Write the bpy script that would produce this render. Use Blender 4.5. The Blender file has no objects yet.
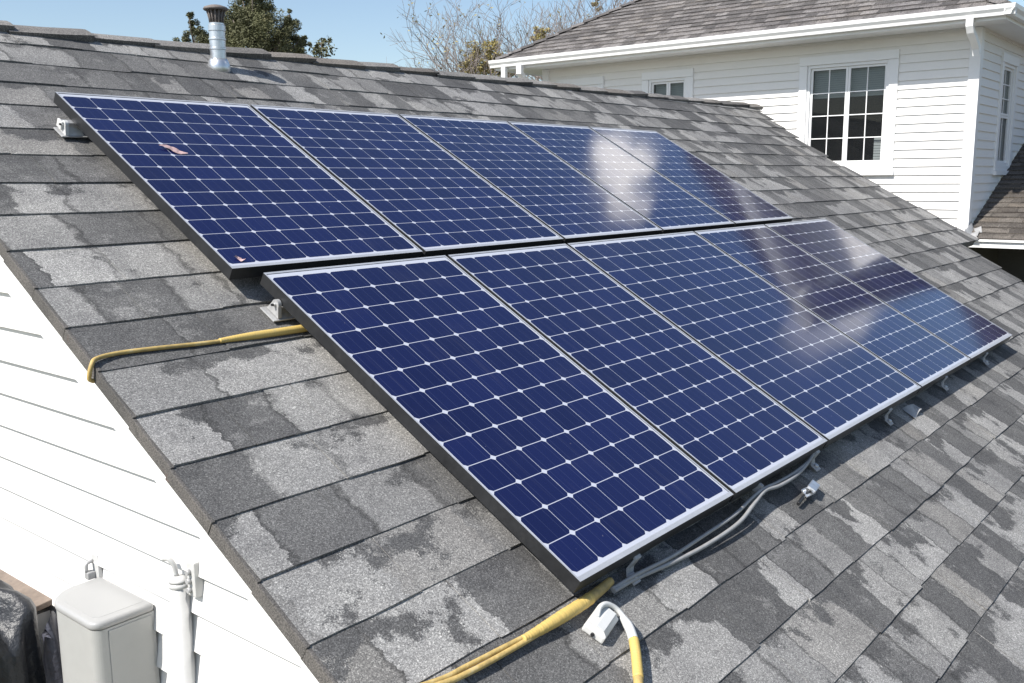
import bpy, bmesh, math, random
from mathutils import Vector, Matrix
random.seed(7)
R = math.radians
sc = bpy.context.scene
COL = sc.collection

# ------------------------------------------------------------------ camera
cam_d = bpy.data.cameras.new('camera')
cam = bpy.data.objects.new('camera', cam_d); COL.objects.link(cam)
F = Vector((0.76197383, 0.62495728, -0.16977716))
RT = Vector((0.63314209, -0.77399895, -0.00753090))
UP = Vector((0.13611383, 0.10175472, 0.98545370))
CAM = Vector((-1.97589913, -1.39453827, 1.08166697))
m = Matrix.Identity(4)
for i in range(3):
    m[i][0] = RT[i]; m[i][1] = UP[i]; m[i][2] = -F[i]; m[i][3] = CAM[i]
cam.matrix_world = m
FPX = 943.976
cam_d.sensor_width = 36; cam_d.lens = FPX / 1024 * 36
cam_d.clip_start = 0.05; cam_d.clip_end = 3000
sc.camera = cam

# ------------------------------------------------------------------ light
SUN = Vector((-0.660, 0.112, 0.743)).normalized()
w = bpy.data.worlds.new('World'); sc.world = w; w.use_nodes = True
nt = w.node_tree; nt.nodes.clear()
sky = nt.nodes.new('ShaderNodeTexSky'); sky.sky_type = 'NISHITA'; sky.sun_disc = False
sky.sun_elevation = math.asin(SUN.z); sky.sun_rotation = math.atan2(SUN.x, SUN.y)
sky.altitude = 50; sky.air_density = 1.0; sky.dust_density = 0.9; sky.ozone_density = 1.0
bg = nt.nodes.new('ShaderNodeBackground'); bg.inputs[1].default_value = 0.108
wo = nt.nodes.new('ShaderNodeOutputWorld')

def wn(kind, **props):
    nd = nt.nodes.new(kind)
    for k_, v_ in props.items(): setattr(nd, k_, v_)
    return nd
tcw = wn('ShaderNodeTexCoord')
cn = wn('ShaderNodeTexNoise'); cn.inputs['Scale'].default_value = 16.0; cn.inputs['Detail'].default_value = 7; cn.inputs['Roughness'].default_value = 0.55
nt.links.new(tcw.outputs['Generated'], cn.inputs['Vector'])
added_cloud = None  # unseen clouds added out of frame, most aimed for the panels to mirror
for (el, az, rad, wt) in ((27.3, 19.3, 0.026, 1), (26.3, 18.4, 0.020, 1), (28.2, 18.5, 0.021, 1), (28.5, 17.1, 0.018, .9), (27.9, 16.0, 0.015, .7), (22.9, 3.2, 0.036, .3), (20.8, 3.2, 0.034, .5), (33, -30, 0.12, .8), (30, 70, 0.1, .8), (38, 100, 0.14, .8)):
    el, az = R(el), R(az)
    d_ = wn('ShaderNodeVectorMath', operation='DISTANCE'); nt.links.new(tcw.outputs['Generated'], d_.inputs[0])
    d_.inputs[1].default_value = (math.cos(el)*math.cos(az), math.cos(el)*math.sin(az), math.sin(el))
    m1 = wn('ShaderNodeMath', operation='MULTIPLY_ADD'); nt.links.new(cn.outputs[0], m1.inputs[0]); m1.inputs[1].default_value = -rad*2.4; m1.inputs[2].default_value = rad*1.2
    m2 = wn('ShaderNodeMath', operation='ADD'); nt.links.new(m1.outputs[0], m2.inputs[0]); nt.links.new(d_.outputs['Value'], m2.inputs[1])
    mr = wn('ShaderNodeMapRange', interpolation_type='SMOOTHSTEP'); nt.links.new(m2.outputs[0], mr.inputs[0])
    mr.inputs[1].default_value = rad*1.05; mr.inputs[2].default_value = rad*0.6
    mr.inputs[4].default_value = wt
    if added_cloud is None: added_cloud = mr.outputs[0]
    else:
        mx = wn('ShaderNodeMath', operation='MAXIMUM'); nt.links.new(added_cloud, mx.inputs[0]); nt.links.new(mr.outputs[0], mx.inputs[1]); added_cloud = mx.outputs[0]
cm = wn('ShaderNodeMix', data_type='RGBA'); nt.links.new(added_cloud, cm.inputs[0]); nt.links.new(sky.outputs[0], cm.inputs[6]); cm.inputs[7].default_value = (18.0, 17.4, 16.6, 1)
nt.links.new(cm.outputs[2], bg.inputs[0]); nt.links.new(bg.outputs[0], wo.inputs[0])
sl = bpy.data.lights.new('sun', 'SUN'); sl.energy = 4.9; sl.angle = R(0.53); sl.color = (1, 0.96, 0.9)
so = bpy.data.objects.new('sun', sl); COL.objects.link(so)
so.rotation_euler = SUN.to_track_quat('Z', 'Y').to_euler()
vs = sc.view_settings
vs.view_transform = 'Standard'; vs.look = 'None'; vs.gamma = 1; vs.use_curve_mapping = False
vs.exposure = 0.55

# ------------------------------------------------------------------ helpers
TH = 0.516710587
OFF = 0.11                       # panel glass stands this far above the shingles
AX = Vector((1, 0, 0)); AS = Vector((0, math.cos(TH), math.sin(TH))); AN = Vector((0, -math.sin(TH), math.cos(TH)))
def RP(x, s, h=0.0): return AX * x + AS * s + AN * (h - OFF)

class MB:
    def __init__(self): self.bm = bmesh.new(); self.uv = self.bm.loops.layers.uv.new('UVMap')
    def face(self, pts, uvs=None, mi=0, smooth=False):
        vs_ = [self.bm.verts.new(p) for p in pts]
        f = self.bm.faces.new(vs_); f.material_index = mi; f.smooth = smooth
        if uvs:
            for l, u in zip(f.loops, uvs): l[self.uv].uv = u
        return f
    def box(self, lo, hi, mi=0, fn=None, bev=0.0):
        x0, y0, z0 = lo; x1, y1, z1 = hi
        P = [Vector(p) for p in ((x0,y0,z0),(x1,y0,z0),(x1,y1,z0),(x0,y1,z0),(x0,y0,z1),(x1,y0,z1),(x1,y1,z1),(x0,y1,z1))]
        V = [self.bm.verts.new(fn(*p) if fn else p) for p in P]
        fs = []
        for q in ((0,3,2,1),(4,5,6,7),(0,1,5,4),(1,2,6,5),(2,3,7,6),(3,0,4,7)):
            f = self.bm.faces.new([V[i] for i in q]); f.material_index = mi; fs.append(f)
        if bev:
            es = set(e for f in fs for e in f.edges)
            r = bmesh.ops.bevel(self.bm, geom=list(es), offset=bev, segments=2, affect='EDGES', profile=0.6)
            for f in r['faces']: f.material_index = mi
        return fs
    def tube(self, pts, r, n=8, mi=0, caps=True, smooth=True):
        pts = [Vector(p) for p in pts]
        rr = r if isinstance(r, (list, tuple)) else [r] * len(pts)
        rings = []; prev = None
        for i, p in enumerate(pts):
            a = pts[max(i-1, 0)]; b = pts[min(i+1, len(pts)-1)]
            t = (b - a).normalized()
            if prev is None:
                u = t.orthogonal().normalized()
            else:
                u = prev - t * prev.dot(t)
                u = u.normalized() if u.length > 1e-6 else t.orthogonal().normalized()
            prev = u; v = t.cross(u)
            rings.append([self.bm.verts.new(p + (u * math.cos(k*2*math.pi/n) + v * math.sin(k*2*math.pi/n)) * rr[i]) for k in range(n)])
        for a, b in zip(rings, rings[1:]):
            for k in range(n):
                f = self.bm.faces.new((a[k], a[(k+1) % n], b[(k+1) % n], b[k])); f.smooth = smooth; f.material_index = mi
        if caps:
            f = self.bm.faces.new(rings[0][::-1]); f.material_index = mi
            f = self.bm.faces.new(rings[-1]); f.material_index = mi
    def lathe(self, prof, n=20, mi=0, o=(0,0,0), cap=True, smooth=True):
        o = Vector(o)
        rings = [[self.bm.verts.new(o + Vector((r*math.cos(k*2*math.pi/n), r*math.sin(k*2*math.pi/n), z))) for k in range(n)] for r, z in prof]
        for a, b in zip(rings, rings[1:]):
            for k in range(n):
                f = self.bm.faces.new((a[k], a[(k+1) % n], b[(k+1) % n], b[k])); f.smooth = smooth; f.material_index = mi
        if cap:
            self.bm.faces.new(rings[0][::-1]).material_index = mi; self.bm.faces.new(rings[-1]).material_index = mi
    def prism(self, prof, a, b, fn, mi=0, smooth=False):
        """profile (list of 2-d points) swept from a to b, fn(t, p, q) -> point"""
        A = [self.bm.verts.new(fn(a, *p)) for p in prof]; B = [self.bm.verts.new(fn(b, *p)) for p in prof]
        n = len(prof)
        for k in range(n):
            f = self.bm.faces.new((A[k], A[(k+1) % n], B[(k+1) % n], B[k])); f.material_index = mi; f.smooth = smooth
        self.bm.faces.new(A[::-1]).material_index = mi; self.bm.faces.new(B).material_index = mi
    def build(self, name, mats, parent=None, normals=True):
        if normals: bmesh.ops.recalc_face_normals(self.bm, faces=self.bm.faces)
        me = bpy.data.meshes.new(name); self.bm.to_mesh(me); self.bm.free()
        for mt in (mats if isinstance(mats, (list, tuple)) else [mats]): me.materials.append(mt)
        o = bpy.data.objects.new(name, me); COL.objects.link(o)
        if parent: o.parent = parent
        return o

def empty(name, loc=(0,0,0), rot=(0,0,0)):
    o = bpy.data.objects.new(name, None); COL.objects.link(o); o.location = loc; o.rotation_euler = rot
    o.empty_display_size = 0.1
    return o
def tag(o, label=None, cat=None, group=None, kind=None):
    if label: o['label'] = label
    if cat: o['category'] = cat
    if group: o['group'] = group
    if kind: o['kind'] = kind
    return o
def roof_thing(name, x, s, label, cat, group=None, h=0.0):
    return tag(empty(name, RP(x, s, h), (TH, 0, 0)), label, cat, group)
def smooth_path(pts, n=8):
    P = [Vector(p) for p in pts]; P = [P[0]*2-P[1]] + P + [P[-1]*2-P[-2]]; out = []
    for i in range(1, len(P)-2):
        for k in range(n):
            t = k/n
            out.append(0.5*((2*P[i]) + (P[i+1]-P[i-1])*t + (2*P[i-1]-5*P[i]+4*P[i+1]-P[i+2])*t*t + (3*P[i]-P[i-1]-3*P[i+1]+P[i+2])*t**3))
    out.append(P[-2]); return out

# ------------------------------------------------------------------ materials
class N:
    def __init__(self, name):
        self.m = bpy.data.materials.new(name); self.m.use_nodes = True
        self.t = self.m.node_tree; self.b = self.t.nodes['Principled BSDF']
    def n(self, kind, ins=None, **props):
        nd = self.t.nodes.new(kind)
        for k, v in props.items(): setattr(nd, k, v)
        for k, v in (ins or {}).items(): self.set(nd.inputs[k], v)
        return nd
    def set(self, sock, v):
        if hasattr(v, 'is_output'): self.t.links.new(v, sock)
        elif hasattr(v, 'outputs'): self.t.links.new(v.outputs[0], sock)
        else: sock.default_value = v
    def p(self, **kw):
        for k, v in kw.items(): self.set(self.b.inputs[k.replace('_', ' ')], v)
        return self
    def math(self, op, a, b=None, c=None):
        nd = self.n('ShaderNodeMath', operation=op); self.set(nd.inputs[0], a)
        if b is not None: self.set(nd.inputs[1], b)
        if c is not None: self.set(nd.inputs[2], c)
        return nd.outputs[0]
    def mix(self, f, a, b, mode='MIX'):
        nd = self.n('ShaderNodeMix', data_type='RGBA', blend_type=mode)
        self.set(nd.inputs[0], f); self.set(nd.inputs[6], a); self.set(nd.inputs[7], b); return nd.outputs[2]
    def ramp(self, f, stops, interp='LINEAR'):
        nd = self.n('ShaderNodeValToRGB'); cr = nd.color_ramp; cr.interpolation = interp
        while len(cr.elements) < len(stops): cr.elements.new(0.5)
        for e, (p_, c) in zip(cr.elements, stops): e.position = p_; e.color = c if len(c) == 4 else (*c, 1)
        self.set(nd.inputs[0], f); return nd.outputs[0]
    def step(self, x, lo, hi):
        nd = self.n('ShaderNodeMapRange', interpolation_type='SMOOTHSTEP'); self.set(nd.inputs[0], x)
        self.set(nd.inputs[1], lo); self.set(nd.inputs[2], hi); return nd.outputs[0]
    def noise(self, vec, scale, detail=2, rough=0.5, dim='3D'):
        nd = self.n('ShaderNodeTexNoise', noise_dimensions=dim); nd.inputs['Scale'].default_value = scale
        nd.inputs['Detail'].default_value = detail; nd.inputs['Roughness'].default_value = rough
        if vec is not None: self.set(nd.inputs['Vector'], vec)
        return nd.outputs[0]
    def obj(self): return self.n('ShaderNodeTexCoord').outputs['Object']
    def uv(self): return self.n('ShaderNodeTexCoord').outputs['UV']
    def bump(self, h, strength, dist):
        self.set(self.b.inputs['Normal'], self.n('ShaderNodeBump', {'Height': h, 'Strength': strength, 'Distance': dist}).outputs[0])

def c4(*c): return (*c, 1)
def worn(name, col, rough=0.5, metal=0.0, var=0.15, scale=6, bump=0.0, dirt=None, fine=40):
    k = N(name); o = k.obj()
    a = k.noise(o, scale, 5, 0.6); b = k.noise(o, fine, 3, 0.6)
    f = k.math('ADD', k.math('MULTIPLY', a, 0.65), k.math('MULTIPLY', b, 0.35))
    lo = tuple(x*(1-var) for x in col); hi = tuple(min(1, x*(1+var)) for x in col)
    colr = k.ramp(f, [(0.3, lo), (0.7, hi)])
    if dirt:
        colr = k.mix(k.math('MULTIPLY', k.step(k.noise(o, scale*1.7, 6, 0.7), 0.56, 0.72), dirt[1]), colr, c4(*dirt[0]))
    k.p(Base_Color=colr, Metallic=metal, Roughness=k.math('MULTIPLY_ADD', b, 0.2, rough-0.1))
    if bump: k.bump(b, bump, 0.003)
    return k.m

def shingle_mat(name, tab, row_m, light, mid, dark, brown, gran, gdist, pdark=0.42, blotch=1.0, warm=0.25):
    """UV: u = metres along the course, v = course number + fraction"""
    k = N(name); uv = k.uv(); o = k.obj()
    sep = k.n('ShaderNodeSeparateXYZ', {0: uv}); u, v = sep.outputs[0], sep.outputs[1]
    row = k.math('FLOOR', v); fr = k.math('FRACT', v)
    vm = k.math('MULTIPLY', v, row_m)
    p3 = k.n('ShaderNodeCombineXYZ', {0: u, 1: vm, 2: k.math('MULTIPLY', row, 3.71)}).outputs[0]
    rag = k.math('SUBTRACT', k.noise(p3, 2.2/tab, 6, 0.62), 0.5)
    rag2 = k.math('SUBTRACT', k.noise(p3, 9/tab, 4, 0.6), 0.5)
    ww = k.math('ADD', k.math('MULTIPLY', k.math('ADD', k.math('ADD', u, k.math('MULTIPLY', rag, tab*0.5)), k.math('MULTIPLY', rag2, tab*0.12)), 1/tab), k.math('MULTIPLY', row, 17.317))
    vo = k.n('ShaderNodeTexVoronoi', {'W': ww, 'Scale': 1.0}, voronoi_dimensions='1D')
    rnd = k.n('ShaderNodeSeparateColor', {0: vo.outputs['Color']})
    r1, r2, r3 = rnd.outputs[0], rnd.outputs[1], rnd.outputs[2]
    isdark = k.step(r1, 1-pdark-0.10, 1-pdark+0.10)
    dith = k.math('MULTIPLY', k.math('SUBTRACT', k.noise(o, gran*0.5, 1, 0.5), 0.5), 0.14)
    ve = k.n('ShaderNodeTexVoronoi', {'W': ww, 'Scale': 1.0}, voronoi_dimensions='1D', feature='DISTANCE_TO_EDGE').outputs['Distance']
    lt = k.mix(r2, c4(*light), c4(*mid))
    lt = k.mix(k.math('MULTIPLY', k.step(r3, 0.72, 0.95), warm), lt, c4(*brown))
    dk = k.mix(k.math('MULTIPLY', r3, 0.4), c4(*dark), c4(*mid))
    col = k.mix(isdark, lt, dk)
    # ragged dark laminate showing through along the top or the corner of a tab
    bn = k.noise(p3, 1.15/tab, 7, 0.6)
    thr = k.math('SUBTRACT', k.math('MULTIPLY_ADD', r2, 0.05, 0.605), k.math('MULTIPLY', k.step(fr, 0.35, 0.85), 0.125))
    bl = k.math('MULTIPLY', k.step(k.math('ADD', k.math('SUBTRACT', bn, thr), dith), -0.03, 0.03), blotch)
    col = k.mix(bl, col, c4(*dark))
    bn2 = k.noise(p3, 1.9/tab, 6, 0.62)
    col = k.mix(k.math('MULTIPLY', k.step(k.math('ADD', bn2, dith), 0.6, 0.68), 0.75*blotch), col, c4(*mid))
    crack = k.math('MULTIPLY', k.math('SUBTRACT', 1.0, k.step(ve, 0.004/tab, 0.016/tab)), k.step(r2, 0.42, 0.7))
    col = k.mix(k.math('MULTIPLY', crack, 0.6), col, c4(*[x*0.45 for x in dark]))
    mot = k.noise(p3, 0.55/tab*2, 6, 0.7)
    col = k.mix(1.0, col, k.ramp(mot, [(0.3, (0.78,0.78,0.79)), (0.7, (1.17,1.17,1.16))]), 'MULTIPLY')
    # large weathering, then mineral granules
    wz = k.noise(o, 0.9, 4, 0.6)
    col = k.mix(1.0, col, k.ramp(wz, [(0.3, (0.84, 0.84, 0.85)), (0.7, (1.1, 1.09, 1.06))]), 'MULTIPLY')
    g = k.n('ShaderNodeTexVoronoi', {'Vector': o, 'Scale': gran}, feature='F1')
    gs = k.n('ShaderNodeSeparateColor', {0: g.outputs['Color']}).outputs[0]
    gr = k.ramp(gs, [(0.0, (0.5, 0.5, 0.5)), (0.5, (0.86, 0.85, 0.85)), (0.86, (1.12, 1.11, 1.1)), (1.0, (1.75, 1.74, 1.7))])
    g2 = k.noise(o, gran*0.42, 2, 0.5)
    col = k.mix(1.0, col, gr, 'MULTIPLY')
    col = k.mix(1.0, col, k.ramp(g2, [(0.3, (0.76, 0.76, 0.765)), (0.7, (1.24, 1.235, 1.23))]), 'MULTIPLY')
    k.p(Base_Color=col, Roughness=0.92)
    k.b.inputs['Specular IOR Level'].default_value = 0.25
    k.bump(k.math('ADD', gs, k.math('MULTIPLY', k.math('SUBTRACT', 1.0, bl), 0.8)), 0.55, gdist)
    return k.m

M = {}
M['shingle'] = shingle_mat('near_shingle', 0.2, 0.2137, (0.335,0.334,0.328), (0.228,0.228,0.226), (0.105,0.106,0.108), (0.2,0.183,0.155), 400, 0.0025, 0.42)
M['far_shingle'] = shingle_mat('far_shingle', 0.16, 0.11, (0.24,0.228,0.225), (0.17,0.16,0.157), (0.1,0.095,0.094), (0.16,0.14,0.12), 200, 0.003, 0.4, 0.6, 0.4)
M['wing_shingle'] = shingle_mat('wing_shingle', 0.2, 0.12, (0.165,0.15,0.135), (0.12,0.108,0.097), (0.08,0.072,0.066), (0.14,0.118,0.095), 200, 0.003, 0.4, 0.7, 0.6)
M['cap_shingle'] = shingle_mat('cap_shingle', 0.45, 0.3, (0.25,0.243,0.235), (0.2,0.195,0.188), (0.13,0.127,0.125), (0.16,0.14,0.12), 330, 0.003, 0.3, 0.6, 0.6)
k = N('drip_edge_brown'); o = k.obj()
_c = k.ramp(k.noise(o, 3.2, 5, 0.6), [(0.3, (0.07,0.067,0.064)), (0.5, (0.105,0.098,0.092)), (0.62, (0.085,0.08,0.076)), (0.66, (0.12,0.075,0.062)), (0.74, (0.1,0.085,0.078))])
_g = k.noise(o, 260, 2, 0.5)
k.p(Base_Color=k.mix(1.0, _c, k.ramp(_g, [(0.35, (0.55,0.55,0.55)), (0.65, (1.5,1.48,1.45))]), 'MULTIPLY'), Roughness=0.9); k.bump(_g, 0.6, 0.003); M['drip'] = k.m
M['white_siding'] = worn('white_siding', (0.8,0.785,0.76), 0.55, 0, 0.02, 1.5, 0.0, ((0.72,0.72,0.7), 0.3))
M['far_siding'] = worn('white_far_siding', (0.8,0.785,0.76), 0.55, 0, 0.03, 1.2, 0.0, ((0.72,0.72,0.71), 0.4))
M['white_trim'] = worn('white_trim', (0.82,0.82,0.82), 0.4, 0, 0.02, 3)
M['gutter'] = worn('white_gutter_paint', (0.82,0.82,0.81), 0.35, 0, 0.02, 3, 0, ((0.6,0.59,0.56), 0.3))
M['frame_dark'] = worn('dark_anodised_frame', (0.026,0.027,0.029), 0.42, 0.3, 0.3, 5, 0, ((0.09,0.085,0.08), 0.3))
M['frame_lip'] = worn('silver_frame_lip', (0.5,0.51,0.53), 0.36, 0.4, 0.1, 8, 0, ((0.4,0.4,0.4), 0.3))
M['alu'] = worn('aluminium', (0.56,0.57,0.58), 0.4, 0.75, 0.15, 20, 0.1, ((0.3,0.3,0.3), 0.4))
M['cast_alu'] = worn('cast_grey_metal', (0.4,0.4,0.4), 0.55, 0.3, 0.2, 30, 0.3, ((0.3,0.29,0.28), 0.5))
M['galv'] = worn('galvanised_steel', (0.66,0.68,0.7), 0.33, 0.85, 0.18, 25, 0.1, ((0.4,0.4,0.4), 0.4))
M['rust'] = worn('rusty_steel', (0.17,0.148,0.136), 0.75, 0.2, 0.35, 25, 0.4, ((0.14,0.08,0.05), 0.6))
M['grey_cable'] = worn('grey_cable', (0.3,0.3,0.3), 0.5, 0, 0.15, 25)
M['white_plastic'] = worn('white_plastic', (0.6,0.6,0.585), 0.4, 0, 0.04, 20, 0, ((0.5,0.48,0.44), 0.35))
M['pvc'] = worn('grey_white_pipe', (0.5,0.5,0.49), 0.4, 0, 0.05, 20, 0, ((0.42,0.41,0.38), 0.35))
M['grey_cab'] = worn('pale_grey_cabinet', (0.37,0.37,0.355), 0.42, 0, 0.04, 5, 0, ((0.5,0.5,0.48), 0.3))
M['grey_cab2'] = worn('pale_grey_cabinet_lid', (0.33,0.33,0.325), 0.42, 0, 0.04, 5)
M['dark_wall'] = worn('dark_wall', (0.1,0.095,0.09), 0.8, 0, 0.2, 2)
M['interior'] = worn('dark_room', (0.03,0.03,0.032), 0.9, 0, 0.2, 2)
M['blind'] = worn('pale_blind', (0.74,0.79,0.8), 0.7, 0, 0.06, 4)
M['brown_board'] = worn('weathered_brown_board', (0.2,0.16,0.13), 0.8, 0, 0.3, 8, 0.3, ((0.1,0.09,0.08), 0.7), 60)
M['grey_board'] = worn('weathered_grey_board', (0.42,0.42,0.41), 0.8, 0, 0.15, 8, 0.2)
M['deck_wood'] = worn('deck_wood', (0.22,0.17,0.13), 0.8, 0, 0.3, 4, 0.3)
M['leaf_dry'] = worn('dry_pink_leaf', (0.42,0.29,0.28), 0.7, 0, 0.3, 60)
M['concrete'] = worn('foundation', (0.35,0.34,0.32), 0.9, 0, 0.15, 3)
M['conifer'] = worn('conifer_needles', (0.105,0.108,0.05), 0.75, 0, 0.5, 1.6, 0, ((0.16,0.115,0.05), 0.4), 9)
M['yellow_leaf'] = worn('olive_autumn_leaves', (0.3,0.25,0.09), 0.7, 0, 0.4, 3)
M['bark'] = worn('grey_brown_bark', (0.16,0.135,0.115), 0.9, 0, 0.3, 6)
M['twig'] = worn('bare_twigs', (0.25,0.212,0.19), 0.9, 0, 0.25, 6)

# tarp
k = N('dark_tarp'); o = k.obj()
k.p(Base_Color=k.ramp(k.noise(o, 5, 4), [(0.3, (0.016,0.017,0.02)), (0.7, (0.03,0.032,0.037))]), Roughness=0.42)
k.bump(k.noise(o, 16, 5, 0.6), 0.7, 0.02); M['tarp'] = k.m
k = N('blue_tarp_edge'); o = k.obj()
k.p(Base_Color=k.ramp(k.noise(o, 9, 4), [(0.3, (0.035,0.036,0.05)), (0.7, (0.075,0.077,0.1))]), Roughness=0.5)
k.bump(k.noise(o, 22, 5, 0.6), 0.7, 0.015); M['tarp_blue'] = k.m
# yellow taped cable
k = N('yellow_tape'); uv = k.uv(); sep = k.n('ShaderNodeSeparateXYZ', {0: uv})
o = k.obj(); nz = k.noise(o, 30, 4, 0.6)
wave = k.n('ShaderNodeTexWave', {'Vector': uv, 'Scale': 34.0, 'Distortion': 2.5, 'Detail': 3.0}, bands_direction='X')
col = k.mix(k.math('MULTIPLY', wave.outputs['Fac'], 0.3), c4(0.60,0.43,0.13), c4(0.5,0.35,0.11))
col = k.mix(k.math('MULTIPLY', k.step(nz, 0.55, 0.75), 0.6), col, c4(0.42,0.34,0.2))
k.p(Base_Color=col, Roughness=0.6); k.bump(k.math('ADD', k.math('MULTIPLY', wave.outputs['Fac'], 0.3), k.noise(o, 70, 4, 0.6)), 0.45, 0.0025); M['tape'] = k.m
k = N('tan_cable'); o = k.obj(); nz = k.noise(o, 25, 5, 0.65)
k.p(Base_Color=k.ramp(nz, [(0.3, (0.3,0.22,0.09)), (0.55, (0.52,0.37,0.13)), (0.75, (0.6,0.5,0.28))]), Roughness=0.6)
k.bump(k.noise(o, 160, 2), 0.4, 0.002); M['tan_cable'] = k.m
# pane
k = N('window_pane')
k.p(Base_Color=c4(0.02,0.022,0.024), Roughness=0.015); k.b.inputs['IOR'].default_value = 1.5
tr_ = k.n('ShaderNodeBsdfTransparent'); tr_.inputs[0].default_value = (0.85,0.9,0.9,1)
mx_ = k.n('ShaderNodeMixShader', {0: 0.45}); k.t.links.new(tr_.outputs[0], mx_.inputs[1]); k.t.links.new(k.b.outputs[0], mx_.inputs[2])
k.t.links.new(mx_.outputs[0], k.t.nodes['Material Output'].inputs[0]); M['pane'] = k.m

# solar cells: UV counts cells
k = N('solar_cells'); uv = k.uv(); o = k.obj()
sep = k.n('ShaderNodeSeparateXYZ', {0: uv}); u, v = sep.outputs[0], sep.outputs[1]
fx = k.math('ABSOLUTE', k.math('SUBTRACT', k.math('FRACT', u), 0.5)); fy = k.math('ABSOLUTE', k.math('SUBTRACT', k.math('FRACT', v), 0.5))
inside = k.math('MULTIPLY', k.math('SUBTRACT', 1.0, k.step(fx, 0.490, 0.4955)), k.math('SUBTRACT', 1.0, k.step(fy, 0.485, 0.491)))
diag = k.math('SUBTRACT', 1.0, k.step(k.math('ADD', fx, fy), 0.885, 0.9))
cell = k.math('MULTIPLY', inside, diag)
cid = k.n('ShaderNodeCombineXYZ', {0: k.math('FLOOR', u), 1: k.math('FLOOR', v)})
wn = k.n('ShaderNodeTexWhiteNoise', {'Vector': cid.outputs[0]}, noise_dimensions='2D').outputs['Value']
bus = k.math('SUBTRACT', 1.0, k.step(k.math('ABSOLUTE', k.math('SUBTRACT', k.math('FRACT', k.math('MULTIPLY', u, 3.0)), 0.5)), 0.012, 0.03))
ccol = k.mix(wn, c4(0.0034,0.0054,0.038), c4(0.0056,0.009,0.058))
ccol = k.mix(k.math('MULTIPLY', k.noise(o, 3.5, 4, 0.6), 0.35), ccol, c4(0.008,0.011,0.066))
ccol = k.mix(k.math('MULTIPLY', bus, 0.12), ccol, c4(0.16,0.19,0.3))
inlam = k.n('ShaderNodeAttribute', attribute_name='margin')
col = k.mix(cell, c4(0.46,0.48,0.54), ccol)
so_ = k.n('ShaderNodeMapping', {0: o}); so_.inputs['Scale'].default_value = (26, 1.6, 1)
strk = k.math('MULTIPLY', k.step(k.noise(so_.outputs[0], 1.0, 4, 0.6), 0.56, 0.8), 0.035)
spk = k.math('MULTIPLY', k.step(k.noise(o, 70, 2, 0.5), 0.74, 0.8), 0.16)
dust = k.math('ADD', k.math('ADD', k.math('MULTIPLY', k.step(k.noise(o, 2.2, 6, 0.65), 0.5, 0.8), 0.02), strk), spk)
col = k.mix(dust, col, c4(0.4,0.38,0.36))
k.p(Base_Color=col, Roughness=k.math('MULTIPLY_ADD', k.noise(o, 1.6, 4, 0.6), 0.05, 0.055), IOR=1.55)
k.bump(k.noise(o, 1.3, 2, 0.4), 0.025, 0.05)
M['cells'] = k.m

# grass ground
k = N('lawn'); o = k.obj()
k.p(Base_Color=k.ramp(k.noise(o, 0.4, 6, 0.6), [(0.3, (0.05,0.06,0.025)), (0.7, (0.11,0.1,0.05))]), Roughness=0.95); M['lawn'] = k.m

# ------------------------------------------------------------------ ground
GZ = -2.9
b = MB(); S_ = 900
b.face([(-S_,-S_,GZ), (S_,-S_,GZ), (S_,S_,GZ), (-S_,S_,GZ)])
tag(b.build('ground', M['lawn']), kind='structure')

# ------------------------------------------------------------------ near house
house = tag(empty('house', (0, 0, GZ)), 'white sided house whose grey shingle roof carries the solar panels', 'house')
def child_of(o, root):             # children are built in world coordinates under an unrotated root
    o.parent = root; o.matrix_parent_inverse = Matrix.Translation(root.location).inverted(); return o

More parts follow.
